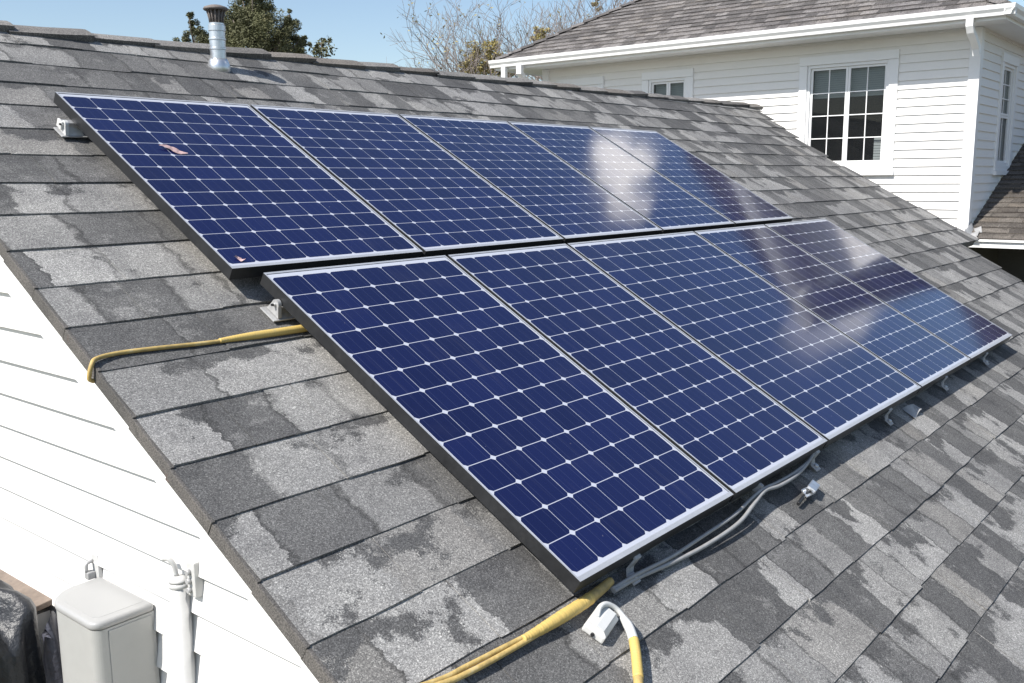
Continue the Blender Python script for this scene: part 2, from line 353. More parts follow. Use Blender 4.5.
CW = 0.2137; S0 = 0.235
def ridge_s(x): return 3.87 + 0.020 * (x + 0.7)
RK = [(4.3,8.60),(4.0,8.50),(3.25,8.12),(2.6,8.03),(2.0,8.17),(1.26,8.33),(1.12,8.33),(1.10,7.60),(0.4,7.62),(-3,7.6)]
def rake_r(s):
    for (a, xa), (c, xc) in zip(RK, RK[1:]):
        if a >= s >= c: return xa + (xc-xa)*(a-s)/(a-c)
    return 7.6
rng = random.Random(3)
K0, K1 = -9, 17
b = MB(); dr = MB()
def umap(x): return x*0.72 if x < 0.1 else 0.072 + (x-0.1)*(0.72 + 0.38*min(1, (x-0.1)/0.8))
def course(b, k_, xl, xr, wmin, wmax, cap_s=None, lift=0.0055, cw=CW, s0=S0, place=RP, rg=rng, jit=0.004, thick=0.0045):
    sa = s0 + cw*k_; sb = sa + cw + 0.012
    x = xl; 
    while x < xr - 1e-4:
        x2 = x + rg.uniform(wmin, wmax)
        if xr - x2 < wmin*0.5: x2 = xr
        h0 = lift + rg.uniform(0, thick); h1 = 0.0015
        ds = rg.uniform(-jit, jit); tl = rg.uniform(-0.003, 0.003)
        t0 = min(sb, cap_s(x) if cap_s else sb); t1 = min(sb, cap_s(x2) if cap_s else sb)
        if t0 <= sa + 0.01: x = x2; continue
        g = 0.0012
        nsub = max(2, int((x2-x)/0.09))
        X = [x+g + (x2-x-2*g)*i/nsub for i in range(nsub+1)]
        wob = [rg.uniform(-0.0016, 0.0016) for _ in X]; wh = [rg.uniform(-0.0012, 0.0012) for _ in X]
        for i in range(nsub):
            xa, xc = X[i], X[i+1]; fa = i/nsub; fc = (i+1)/nsub
            ta = t0+(t1-t0)*fa; tc = t0+(t1-t0)*fc
            A = place(xa, sa+ds+wob[i]+tl*fa, h0+wh[i]); B = place(xc, sa+ds+wob[i+1]+tl*fc, h0+wh[i+1])
            C = place(xc, tc, h1); D = place(xa, ta, h1)
            u0, u1 = umap(xa), umap(xc)
            b.face([A, B, C, D], [(u0, k_+0.02), (u1, k_+0.02), (u1, k_+0.02+0.96*(tc-sa)/(cw+0.012)), (u0, k_+0.02+0.96*(ta-sa)/(cw+0.012))])
            A2 = place(xa, sa+ds+wob[i]-0.001, 0.0); B2 = place(xc, sa+ds+wob[i+1]-0.001, 0.0)
            b.face([A2, B2, B, A], [(u0, k_+0.01)]*2 + [(u1, k_+0.01)]*2)
        for xe in (X[0], X[-1]):
            b.face([place(xe, sa, 0), place(xe, sa, h0), place(xe, min(t0, t1), h1)], [(umap(xe), k_+0.02)]*2 + [(umap(xe), k_+0.5)])
        x = x2
for k_ in range(K0, K1+1):
    sa = S0 + CW*k_
    xl = -0.715 + 0.026*sa + rng.uniform(-0.0015, 0.0015)
    xr = rake_r(sa + CW*0.5) + rng.uniform(-0.05, 0.05)
    # first courses start at the rake with a wide tab
    course(b, k_, xl, xr, 0.24, 0.52, ridge_s)
    # turned-down brown edge of each course along the left rake
    e = min(sa + CW + 0.004, ridge_s(xl))
    if e > sa + 0.02:
        j = rng.uniform(-0.0015, 0.0015)
        P = lambda x, s, h: RP(x, s, h)
        dr.box((xl-0.010+j, sa-0.004, -0.034), (xl+0.002+j, e, 0.0075), 0, lambda x, s, h, sa=sa: RP(x + 0.026*(s-sa), s, h - 0.005*(s-sa)/CW), 0.0025)
roof = b.build('roof', M['shingle'], None, normals=True); child_of(roof, house)
child_of(dr.build('drip_edge', M['drip']), roof)
roof_root = roof
# deck under the shingles (one closed slab) and the back slope
b = MB()
SL = S0 + CW*K0
front = [(-0.66, SL+0.02), (7.56, SL+0.02), (7.56, 1.08), (8.28, 1.1), (8.12, 2.0), (7.98, 2.6), (8.06, 3.25), (8.46, ridge_s(8.46)), (-0.60, ridge_s(-0.6))]
for h, rev in ((-0.002, False), (-0.07, True)):
    pts = [RP(x, s, h) for x, s in front]
    b.face(pts[::-1] if rev else pts)
n_ = len(front)
for i in range(n_):
    (x0, s0_), (x1, s1_) = front[i], front[(i+1) % n_]
    b.face([RP(x0, s0_, -0.002), RP(x1, s1_, -0.002), RP(x1, s1_, -0.07), RP(x0, s0_, -0.07)])
def back(x, t, h=0.0):            # t metres down the back slope from the ridge
    p0 = RP(x, ridge_s(x), 0); return p0 + Vector((0, math.cos(TH)*t, -math.sin(TH)*t)) + Vector((0, math.sin(TH), math.cos(TH)))*h
for h in (0.0, -0.07):
    b.face([back(-0.62, 0, h), back(8.46, 0, h), back(8.46, 5, h), back(-0.62, 5, h)], [(0,0),(9,0),(9,20),(0,20)])
b.face([back(-0.62, 5, 0), back(8.46, 5, 0), back(8.46, 5, -0.07), back(-0.62, 5, -0.07)])
b.face([back(-0.62, 0, 0), back(-0.62, 5, 0), back(-0.62, 5, -0.07), back(-0.62, 0, -0.07)])
b.face([back(8.46, 0, 0), back(8.46, 5, 0), back(8.46, 5, -0.07), back(8.46, 0, -0.07)])
child_of(b.build('roof_deck', M['cap_shingle'], None, normals=False), roof_root)
# ridge cap of overlapping bent shingles
b = MB(); rg = random.Random(11)
x = -0.72; i = 0
marks = [-0.72, -0.30, 0.12, 0.50, 0.87]
while x < 8.5:
    ln = rg.uniform(0.32, 0.42); x2 = marks[i+1] if i+1 < len(marks) else x + ln
    x2 = min(x2, 8.56)
    lift0 = 0.018 + rg.uniform(0, 0.004); lift1 = 0.032 + rg.uniform(-0.004, 0.009)
    wd = 0.115 + rg.uniform(-0.012, 0.012); uo = rg.uniform(0, 50); tilt = rg.uniform(-0.008, 0.008)
    def capring(x, lf, wd=wd):
        pts = []
        for q in (-1.0, -0.55, -0.22, 0, 0.22, 0.55, 1.0):
            t = q*wd
            if t < 0: base = RP(x, ridge_s(x)+t, lf - 0.018*(1-abs(q))**2)
            else: base = back(x, t, lf - 0.018*(1-abs(q))**2)
            pts.append(base)
        return pts
    sect = [(x-0.03, lift0), (x + (x2-x)*0.5, (lift0+lift1)/2 + rg.uniform(-0.003, 0.003)), (x2, lift1)]
    rings = [capring(xx, l) for xx, l in sect]
    for a, (r0, r1) in enumerate(zip(rings, rings[1:])):
        for q in range(6):
            b.face([r0[q], r1[q], r1[q+1], r0[q+1]], [(uo + a*0.15, i*1.0 + q*0.15), (uo + a*0.15+.15, i*1.0 + q*0.15), (uo + a*0.15+.15, i*1.0+.13+q*.15), (uo + a*0.15, i*1.0+.13+q*.15)], smooth=False)
    low = capring(x2, 0.0)
    for q in range(6): b.face([rings[-1][q], low[q], low[q+1], rings[-1][q+1]], [(uo, i+.1)]*4)
    for q in (0, 6):
        for a in range(2):
            la = capring(sect[a][0], 0.0)[q]; lb = capring(sect[a+1][0], 0.0)[q]
            b.face([rings[a][q], rings[a+1][q], lb, la], [(uo, i+.1)]*4)
    x = x2; i += 1
child_of(b.build('ridge_cap', M['cap_shingle']), roof_root)

# lap siding ------------------------------------------------------------
def lap_wall(b, place, z0, z1, exp, spans, out=0.013):
    """spans(z) -> list of (a0,a1); courses are wedges, thick at the lower edge; place(a, z, o)"""
    z = z0
    while z < z1 - 1e-4:
        zt = min(z + exp, z1)
        sa, sb = spans(z + 1e-4), spans(zt - 1e-4)
        if len(sa) != len(sb): sb = sa if len(sa) < len(sb) else sb; sa = sb
        for (a0, a1), (c0, c1) in zip(sa, sb):
            if a1 - a0 < 0.004 and c1 - c0 < 0.004: continue
            b.face([place(a0, z, out), place(a1, z, out), place(c1, zt, 0.002), place(c0, zt, 0.002)])
            b.face([place(a0, z, 0.0), place(a1, z, 0.0), place(a1, z, out), place(a0, z, out)])
        z = zt
XW = -0.635
RZ = RP(0, ridge_s(-0.6)).z; RY = RP(0, ridge_s(-0.6)).y; TT = math.tan(TH)
YF = RP(0, SL).y + 0.25
def gable_spans(z):
    top = RZ - 0.10
    if z >= top: return []
    dy = (top - z)/TT
    return [(max(YF, RY - dy), min(RY*2 - YF, RY + dy))]
b = MB()
lap_wall(b, lambda a, z, o: Vector((XW - o, a, z)), GZ+0.25, RZ-0.12, 0.1165, gable_spans, 0.021)
child_of(b.build('gable_siding', M['white_siding'], None, normals=False), house)
# rake board, front, back and far walls, foundation
b = MB()
for sgn in (0, 1):
    if sgn == 0: f_ = lambda t, p, q: RP(p, t, q)
    else: f_ = lambda t, p, q: back(p, ridge_s(p) - t, q)
    s_lo = SL + 0.03 if sgn == 0 else ridge_s(0)-4.9
    b.prism([(XW-0.025, -0.036), (XW+0.01, -0.036), (XW+0.01, -0.14), (XW-0.025, -0.14)], s_lo, ridge_s(-0.6)-0.002, f_)
child_of(b.build('rake_board', M['white_trim']), house)
b = MB()
YB = RY*2 - YF
lap_wall(b, lambda a, z, o: Vector((a, YF - o, z)), GZ+0.25, RP(0, SL).z - 0.03 + 0.1, 0.1165, lambda z: [(XW, 7.42)])
lap_wall(b, lambda a, z, o: Vector((a, YB + o, z)), GZ+0.25, RP(0, SL).z, 0.1165, lambda z: [(XW, 7.42)])
lap_wall(b, lambda a, z, o: Vector((7.42 + o, a, z)), GZ+0.25, RZ-0.12, 0.1165, gable_spans)
child_of(b.build('house_wall', M['white_siding'], None, normals=False), house)
b = MB(); b.box((XW+0.02, YF+0.02, GZ), (7.4, YB-0.02, GZ+0.26)); child_of(b.build('foundation', M['concrete']), house)

# ------------------------------------------------------------------ far house
HX = 9.0; HY0 = 1.29; HY1 = 6.97; HX1 = 17.0; SOF = 2.60; OV = 0.45
fh = tag(empty('far_house', (HX, HY0, GZ)), 'two storey white house with grey hip roof behind the shingle ridge', 'house')
OPEN = [(2.185, 3.12, 1.20, 2.345), (4.70, 5.26, 1.20, 2.335), (6.05, 6.65, 1.20, 2.335)]
def cut(z, lo, hi, opens):
    sp = [(lo, hi)]
    for (a0, a1, b0, b1) in opens:
        if b0 <= z <= b1:
            nsp = []
            for (p0, p1) in sp:
                if a0 > p0 and a1 < p1: nsp += [(p0, a0), (a1, p1)]
                else: nsp.append((p0, p1))
            sp = nsp
    return sp
b = MB()
zs = sorted(set([GZ+0.25, SOF] + [v for o_ in OPEN for v in (o_[2], o_[3])]))
EXP = 0.0925
def segs(z0, z1, marks):
    out = []; z = z0
    while z < z1-1e-4:
        zt = min(z+EXP, z1); out.append((z, zt)); z = zt
    return out
def lap_wall_open(b, place, z0, z1, lo, hi, opens):
    for z, zt in segs(z0, z1, None):
        cuts = sorted([z, zt] + [m_ for o_ in opens for m_ in (o_[2], o_[3]) if z < m_ < zt])
        for c0, c1 in zip(cuts, cuts[1:]):
            o0 = 0.017 - 0.015*(c0-z)/EXP; o1 = 0.017 - 0.015*(c1-z)/EXP
            for (a0, a1) in cut((c0+c1)/2, lo, hi, opens):
                b.face([place(a0, c0, o0), place(a1, c0, o0), place(a1, c1, o1), place(a0, c1, o1)])
                if c0 == z: b.face([place(a0, z, 0), place(a1, z, 0), place(a1, z, o0), place(a0, z, o0)])
lap_wall_open(b, lambda a, z, o: Vector((HX - o, a, z)), GZ+0.25+0.04, SOF, HY0, HY1, OPEN)
child_of(b.build('front_siding', M['far_siding'], None, normals=False), fh)
SWIN = (10.03, 10.62, 1.19, 2.33)
b = MB()
lap_wall_open(b, lambda a, z, o: Vector((a, HY0 - o, z)), GZ+0.25+0.04, SOF, HX, HX1, [SWIN])
lap_wall_open(b, lambda a, z, o: Vector((a, HY1 + o, z)), GZ+0.29, SOF, HX, HX1, [])
lap_wall_open(b, lambda a, z, o: Vector((HX1 + o, a, z)), GZ+0.29, SOF, HY0, HY1, [])
child_of(b.build('side_siding', M['far_siding'], None, normals=False), fh)
b = MB(); b.box((HX+0.02, HY0+0.02, GZ), (HX1-0.02, HY1-0.02, GZ+0.3)); child_of(b.build('foundation', M['concrete']), fh)
# corner boards, frieze
b = MB()
b.box((HX-0.026, HY0-0.026, GZ+0.25), (HX+0.004, HY0+0.085, SOF-0.002), bev=0.003)
b.box((HX+0.006, HY0-0.026, GZ+0.25), (HX+0.085, HY0+0.003, SOF-0.002), bev=0.003)
child_of(b.build('corner_board', M['white_trim']), fh)
b = MB(); b.box((HX-0.026, HY1-0.085, GZ+0.25), (HX+0.004, HY1+0.026, SOF-0.002), bev=0.003)
child_of(b.build('corner_board', M['white_trim']), fh)
# soffit, fascia
EX0 = HX-OV; EY0 = HY0-0.33; EY1 = HY1+0.53; EX1 = HX1+OV
b = MB()
b.box((EX0+0.02, EY0+0.02, SOF), (EX1-0.02, EY1-0.02, SOF+0.03))
child_of(b.build('soffit', M['white_trim']), fh)
b = MB()
b.box((EX0, EY0, SOF-0.012), (EX0+0.022, EY1, SOF+0.115)); b.box((EX0+0.022, EY0, SOF-0.012), (EX1, EY0+0.022, SOF+0.115))
b.box((EX0+0.022, EY1-0.022, SOF-0.012), (EX1, EY1, SOF+0.115)); b.box((EX1-0.022, EY0+0.022, SOF-0.012), (EX1, EY1-0.022, SOF+0.115))
child_of(b.build('fascia', M['white_trim']), fh)
# gutters: K profile, lip outward
GP = [(0.0, 0.0), (0.062, 0.0), (0.070, 0.03), (0.092, 0.06), (0.098, 0.098), (0.090, 0.100), (0.086, 0.066), (0.060, 0.034), (0.054, 0.008), (0.008, 0.008), (0.008, 0.09), (0.0, 0.09)]
b = MB(); b.prism(GP, EY0-0.095, EY1+0.05, lambda t, p, q: Vector((EX0 - 0.001 - p, t, SOF + 0.02 + q)))
g1 = child_of(b.build('gutter', M['gutter']), fh)
b = MB(); b.prism(GP, EX0-0.095, EX1, lambda t, p, q: Vector((t, EY0 - 0.001 - p, SOF + 0.0205 + q)))
child_of(b.build('gutter', M['gutter']), fh)
# hip roof with stepped shingle courses
TP = math.tan(R(30)); CO = math.cos(R(30)); HW = (EY1-EY0)/2; RH = HW
b = MB(); rg = random.Random(5)
cw = 0.125
def hip_face(org, along, inward, L, jut=0.035, depth=HW, rowoff=0):
    def place(a, s, h): return org + along*a + inward*(s*CO) + Vector((0,0,1))*(s*math.sin(R(30))) + (Vector((0,0,1))*CO - inward*math.sin(R(30)))*h
    n = int(depth/CO/cw)
    for i in range(n):
        s = i*cw - (jut if i == 0 else 0); s1 = (i+1)*cw
        a0 = max(0, s)*CO; a1 = L - a0; c0 = s1*CO; c1 = L - c0
        if a1 - a0 < 0.02: break
        if c1 < c0: c0 = c1 = L/2
        x = a0; nseg = max(1, int((a1-a0)/0.35))
        for j in range(nseg):
            f0, f1 = j/nseg, (j+1)/nseg; h = 0.012 + rg.uniform(0, 0.006)
            A = place(a0+(a1-a0)*f0, s, h); B = place(a0+(a1-a0)*f1, s, h); C = place(c0+(c1-c0)*f1, s1, 0.001); D = place(c0+(c1-c0)*f0, s1, 0.001)
            uu = lambda f, lo, hi: lo + (hi-lo)*f + rowoff
            r_ = i + rowoff
            b.face([A, B, C, D], [(uu(f0,a0,a1), r_+.02), (uu(f1,a0,a1), r_+.02), (uu(f1,c0,c1), r_+.97), (uu(f0,c0,c1), r_+.97)])
            b.face([place(a0+(a1-a0)*f0, s, -0.004), place(a0+(a1-a0)*f1, s, -0.004), B, A], [(uu(f0,a0,a1), r_+.02)]*4)
EZ = SOF + 0.125
X_, Y_ = Vector((1,0,0)), Vector((0,1,0))
hip_face(Vector((EX0, EY1, EZ)), -Y_, X_, EY1-EY0)
hip_face(Vector((EX0, EY0, EZ)), X_, Y_, EX1-EX0, rowoff=100)
hip_face(Vector((EX1, EY1, EZ)), -X_, -Y_, EX1-EX0, rowoff=200)
hip_face(Vector((EX1, EY0, EZ)), Y_, -X_, EY1-EY0, rowoff=300)
hr = child_of(b.build('hip_roof', M['far_shingle'], None, normals=False), fh)
b = MB()
for (cx, cy, dx, dy) in ((EX0, EY0, 1, 1), (EX0, EY1, 1, -1)):
    n = 26
    for i in range(n):
        t0 = i/n*HW; t1 = (i+1.12)/n*HW
        def hp(t, w_, h): # w_ across the hip
            return Vector((cx+dx*t, cy+dy*t, EZ + t*TP + h)) + Vector((dx, -dy, 0)).normalized()*w_ - Vector((0,0,1))*abs(w_)*0.45
        ha, hb = 0.042, 0.024
        b.face([hp(t0,-0.09,ha), hp(t0,0,ha), hp(t1,0,hb), hp(t1,-0.09,hb)], [(i*.7,i+.1),(i*.7,i+.4),(i*.7+.1,i+.4),(i*.7+.1,i+.1)])
        b.face([hp(t0,0,ha), hp(t0,0.09,ha), hp(t1,0.09,hb), hp(t1,0,hb)], [(i*.7,i+.4),(i*.7,i+.8),(i*.7+.1,i+.8),(i*.7+.1,i+.4)])
        b.face([hp(t0,-0.09,ha), hp(t0,0,ha), hp(t0,0,0), hp(t0,-0.09,0)], [(i*.7,i+.1)]*4)
        b.face([hp(t0,0.09,ha), hp(t0,0,ha), hp(t0,0,0), hp(t0,0.09,0)], [(i*.7,i+.1)]*4)
child_of(b.build('hip_cap', M['far_shingle'], None, normals=False), hr)
# downspouts
def spout(pts, sz=(0.032, 0.042)):
    b = MB(); P = [Vector(p) for p in pts]; rings = []
    for i, p in enumerate(P):
        t = (P[min(i+1, len(P)-1)] - P[max(i-1, 0)]).normalized()
        a = Vector((0,1,0)); a = (a - t*a.dot(t)).normalized(); c = t.cross(a)
        rings.append([b.bm.verts.new(p + a*sx*sz[1] + c*sy*sz[0]) for sx, sy in ((1,1),(-1,1),(-1,-1),(1,-1))])
    for r0, r1 in zip(rings, rings[1:]):
        for q in range(4): b.bm.faces.new((r0[q], r0[(q+1)%4], r1[(q+1)%4], r1[q]))
    b.bm.faces.new(rings[0]); b.bm.faces.new(rings[-1][::-1])
    return child_of(b.build('downspout', M['gutter']), fh)
GX = EX0 - 0.05
spout([(GX, 1.27, SOF+0.03), (GX, 1.27, SOF-0.05), (GX+0.03, 1.265, SOF-0.10), (GX+0.13, 1.255, SOF-0.17), (GX+0.22, 1.25, SOF-0.24), (GX+0.25, 1.25, SOF-0.31)], (0.028, 0.034))
spout([(GX, 7.02, SOF+0.03), (GX, 7.02, SOF-0.08), (GX+0.1, 7.03, SOF-0.16), (GX+0.36, 7.05, SOF-0.26), (GX+0.45, 7.05, SOF-0.4), (GX+0.45, 7.05, GZ+0.1)])
spout([(GX, 7.30, SOF+0.03), (GX, 7.30, SOF-0.25), (GX+0.1, 7.22, SOF-0.34), (GX+0.4, 7.14, SOF-0.42), (GX+0.45, 7.14, SOF-0.55), (GX+0.45, 7.14, GZ+0.1)], (0.028,0.036))

def window(place, a0, a1, z0, z1, sashes, cols, rows, blind=0.3, extra=None, horizontal=True, trim=0.095, blinds=True):
    """place(a, z, o): o outward from the wall. Opening a0..a1 x z0..z1"""
    root = child_of(tag(empty('window', place((a0+a1)/2, z0, 0))), fh)
    bpy.context.view_layer.update()
    def fn(a, z, o): return place(a, z, o) - place((a0+a1)/2, z0, 0)
    def bx(b, lo, hi, bev=0): b.box(lo, hi, 0, fn, bev)
    b = MB(); tw = trim
    bx(b, (a0-tw, z1+0.002, 0.002), (a1+tw, z1+tw*1.05, 0.034), .003)
    bx(b, (a0-tw, z0-tw*0.6, 0.002), (a0-0.001, z1, 0.030), .003); bx(b, (a1+0.001, z0-tw*0.6, 0.002), (a1+tw, z1, 0.030), .003)
    b.build('trim', M['white_trim'], root)
    b = MB(); bx(b, (a0-tw-0.012, z0-tw*1.15, 0.002), (a1+tw+0.012, z0-tw*0.6-0.002, 0.05), .004); bx(b, (a0, z0-tw*0.6, 0.003), (a1, z0, 0.028), .002)
    b.build('sill', M['white_trim'], root)
    # reveal + frame
    b = MB(); fw = 0.032
    for lo, hi in (((a0, z0, -0.07), (a0+fw, z1, 0.012)), ((a1-fw, z0, -0.07), (a1, z1, 0.012)), ((a0+fw, z0, -0.07), (a1-fw, z0+fw, 0.012)), ((a0+fw, z1-fw, -0.07), (a1-fw, z1, 0.012))): bx(b, lo, hi, .002)
    b.build('frame', M['white_trim'], root)
    b = MB(); bx(b, (a0-0.3, z0-0.3, -0.75), (a1+0.3, z1+0.2, -0.73))
    for lo, hi in (((a0-0.01, z0-0.02, -0.73), (a0, z1+0.02, -0.07)), ((a1, z0-0.02, -0.73), (a1+0.01, z1+0.02, -0.07)), ((a0, z0-0.02, -0.73), (a1, z0-0.01, -0.07)), ((a0, z1, -0.73), (a1, z1+0.01, -0.07))): bx(b, lo, hi)
    b.build('interior', M['interior'], root)
    A0, A1, Z0, Z1 = a0+fw, a1-fw, z0+fw, z1-fw
    for si in range(sashes):
        if horizontal: s0, s1, t0, t1 = A0+(A1-A0)*si/sashes, A0+(A1-A0)*(si+1)/sashes, Z0, Z1
        else: s0, s1, t0, t1 = A0, A1, Z0+(Z1-Z0)*si/sashes, Z0+(Z1-Z0)*(si+1)/sashes
        g = 0.0015; sw = 0.027; off = -0.012 - 0.0*si
        b = MB()
        for lo, hi in (((s0+g, t0+g, off-0.02), (s0+sw, t1-g, off)), ((s1-sw, t0+g, off-0.02), (s1-g, t1-g, off)), ((s0+sw, t0+g, off-0.02), (s1-sw, t0+sw, off)), ((s0+sw, t1-sw, off-0.02), (s1-sw, t1-g, off))): bx(b, lo, hi)
        sash = b.build('sash', M['white_trim'], root)
        b = MB(); mw = 0.0052
        for c in range(1, cols):
            a = s0+sw + (s1-s0-2*sw)*c/cols; bx(b, (a-mw, t0+sw, off-0.016), (a+mw, t1-sw, off-0.004))
        rr = rows if not isinstance(rows, (list, tuple)) else rows[si]
        for r_ in range(1, rr):
            z = t0+sw + (t1-t0-2*sw)*r_/rr; bx(b, (s0+sw, z-mw, off-0.0155), (s1-sw, z+mw, off-0.0045))
        if cols > 1 or rr > 1: b.build('muntin', M['white_trim'], root)
        b = MB(); P = [place(a, z, off-0.018)-place((a0+a1)/2, z0, 0) for a, z in ((s0+sw, t0+sw), (s1-sw, t0+sw), (s1-sw, t1-sw), (s0+sw, t1-sw))]
        b.face(P); b.build('pane', M['pane'], root)
    if blinds:
        b = MB(); zb = Z1 - (Z1-Z0)*blind; nz = 14
        for i in range(nz):
            za = zb + (Z1-zb)*i/nz; zc = zb + (Z1-zb)*(i+0.93)/nz
            bx(b, (A0+0.01, za, -0.1), (A1-0.01, zc, -0.094))
        b.build('blind', M['blind'], root)
    return root, bx
pf = lambda a, z, o: Vector((HX - o, a, z))
w1, bx1 = window(pf, *OPEN[0], 2, 2, 4, 0.31)
b = MB()                    # white slatted unit standing inside the lower right pane
for i in range(9): bx1(b, (OPEN[0][0]+0.045, OPEN[0][2]+0.045+i*0.03, -0.09), (OPEN[0][0]+0.155, OPEN[0][2]+0.07+i*0.03, -0.06))
b.build('louvre', M['white_trim'], w1)
window(pf, *OPEN[1], 2, 1, 2, 0.31)
window(pf, *OPEN[2], 1, 1, 2, 0.31)
window(lambda a, z, o: Vector((a, HY0 - o, z)), *SWIN, 2, 2, (1, 3), 0.44, horizontal=False)

# low wing roof right of the corner
WS = math.tan(R(22.7)); WX0 = 8.86; WZ0 = 0.425
b = MB(); rg = random.Random(9); cw2 = 0.13; WC = math.cos(R(22.7)); WSN = math.sin(R(22.7))
wp = lambda a, s, h: Vector((WX0 + s*WC - h*WSN, -a, WZ0 + s*WSN + h*WC))
for i in range(48):
    s = i*cw2 - (0.02 if i == 0 else 0); s1 = (i+1)*cw2; a = -HY0 - (0.05 if i == 0 else -0.02); ai = 0
    while a < 4.5:
        a2 = min(a + rg.uniform(0.2, 0.4), 4.5); h = 0.011 + rg.uniform(0, 0.006)
        b.face([wp(a,s,h), wp(a2,s,h), wp(a2,s1,.001), wp(a,s1,.001)], [(a,i+.02),(a2,i+.02),(a2,i+.97),(a,i+.97)])
        b.face([wp(a,s,-.004), wp(a2,s,-.004), wp(a2,s,h), wp(a,s,h)], [(a,i+.02)]*4); a = a2
wing = child_of(b.build('wing_roof', M['wing_shingle'], None, normals=False), fh)
b = MB(); b.box((WX0+0.005, -4.5, WZ0-0.095), (WX0+0.03, HY0+0.05, WZ0-0.012), bev=.003)
b.box((WX0-0.02, -4.5, WZ0-0.03), (WX0+0.0045, HY0+0.052, WZ0-0.006), bev=.002)
child_of(b.build('wing_fascia', M['gutter']), wing)
b = MB(); b.box((WX0+0.03, -4.5, WZ0-0.09), (10.3, HY0-0.03, WZ0-0.06)); child_of(b.build('wing_soffit', M['dark_wall']), wing)
b = MB(); b.box((10.28, -4.4, GZ), (HX1, HY0-0.03, WZ0-0.0)); b.box((9.03, HY0-0.06, GZ), (10.279, HY0-0.032, WZ0-0.1)); child_of(b.build('wing_wall', M['dark_wall']), fh)  # second box: dark strip added over siding, standing in for eave shade
b = MB(); rg = random.Random(4)     # crumpled kick-out flashing at the foot of the corner
pts = [(-0.03, 0.0, 0.0), (0.05, 0.02, 0.02), (0.14, 0.0, 0.05), (0.24, 0.01, 0.09)]
for (p0, p1) in zip(pts, pts[1:]):
    o_ = Vector((WX0-0.03, HY0-0.07, WZ0+0.0))
    b.face([o_+Vector(p0), o_+Vector(p1), o_+Vector(p1)+Vector((0.01,-0.07,0.03)), o_+Vector(p0)+Vector((-0.01,-0.10,0.01))])
    b.face([o_+Vector(p0), o_+Vector(p1), o_+Vector(p1)+Vector((0,0.03,0.09)), o_+Vector(p0)+Vector((0,0.03,0.06))])
child_of(b.build('flashing', M['cast_alu']), wing)

# ------------------------------------------------------------------ solar panels
LX = [0, 0.9376, 1.7973, 3.0831, 4.0594, 5.1485]; UX = [-0.0998, 0.8419, 1.8326, 2.7897, 3.7046, 4.6382]
HL, HU, GAP = 1.552, 1.331, 0.041
def panel(x0, x1, s0, hgt, cols, rows, label):
    root = roof_thing('solar_panel', x0, s0, label, 'solar panel', 'solar panels mounted in two rows on the roof', OFF)
    g = 0.0095; w_ = x1-x0; D = 0.046; lip = 0.0105
    a0, a1, t0, t1 = g, w_-g, 0.0 , hgt
    b = MB()
    # four frame bars: dark sides (0), silver top lip (1)
    def bar(lo, hi):
        fs = b.box((*lo, -D), (*hi, 0.0), 0)
        fs[1].material_index = 1
    bar((a0, t0), (a1, t0+lip*1.5)); bar((a0, t1-lip), (a1, t1)); bar((a0, t0+lip*1.5), (a0+lip*0.55, t1-lip)); bar((a1-lip*0.8, t0+lip*1.5), (a1, t1-lip))
    # return flange at the foot of the frame
    for lo, hi in (((a0+lip, t0+lip), (a1-lip, t0+0.032)), ((a0+lip, t1-0.032), (a1-lip, t1-lip))): b.box((*lo, -D), (*hi, -D+0.002), 0)
    b.build('frame', [M['frame_dark'], M['frame_lip']], root)
    # laminate: UV counts cells, margins stay white
    b = MB(); z = -0.002
    L0, L1, B0, B1 = a0+lip*0.5, a1-lip*0.7, t0+lip*1.4, t1-lip*0.9
    c0, c1, r0, r1 = L0+0.005, L1-0.009, B0+0.014, B1-0.022
    U = lambda x: (x-c0)/(c1-c0)*cols; V = lambda y: (y-r0)/(r1-r0)*rows
    xs = [L0, c0, c1, L1]; ys = [B0, r0, r1, B1]
    for i in range(3):
        for j in range(3):
            q = [(xs[i], ys[j]), (xs[i+1], ys[j]), (xs[i+1], ys[j+1]), (xs[i], ys[j+1])]
            if i == 1 and j == 1: uvs = [(U(x), V(y)) for x, y in q]
            else: uvs = [(0.0, 0.0)]*4
            b.face([Vector((x, y, z)) for x, y in q], uvs)
    b.face([Vector(p) for p in ((L0, B0, z-0.005), (L0, B1, z-0.005), (L1, B1, z-0.005), (L1, B0, z-0.005))], [(0, 0)]*4)
    bmesh.ops.remove_doubles(b.bm, verts=b.bm.verts, dist=1e-6)
    b.build('cell_glass', M['cells'], root, normals=False)
    return root
LL = ['lower row solar panel nearest the white gable wall, beside the yellow cables', 'second panel of the lower row, the narrowest, right of the nearest lower panel',
      'broadest solar panel, middle of the lower row', 'fourth lower row solar panel, between the broadest one and the far end', 'last solar panel of the lower row, far end nearest the low brown roof']
UL = ['upper row solar panel nearest the rake, with a pink leaf on its glass', 'second upper row solar panel, beside the one carrying the pink leaf',
      'middle solar panel of the upper row, under the roof ridge', 'fourth upper row solar panel, left of the last upper panel', 'last solar panel of the upper row, far end nearest the white house']
for i in range(5): panel(LX[i], LX[i+1], 0, HL, [7, 7, 9, 8, 8][i], 13, LL[i])
for i in range(5): panel(UX[i], UX[i+1], HL+GAP, HU, 8, 13, UL[i])

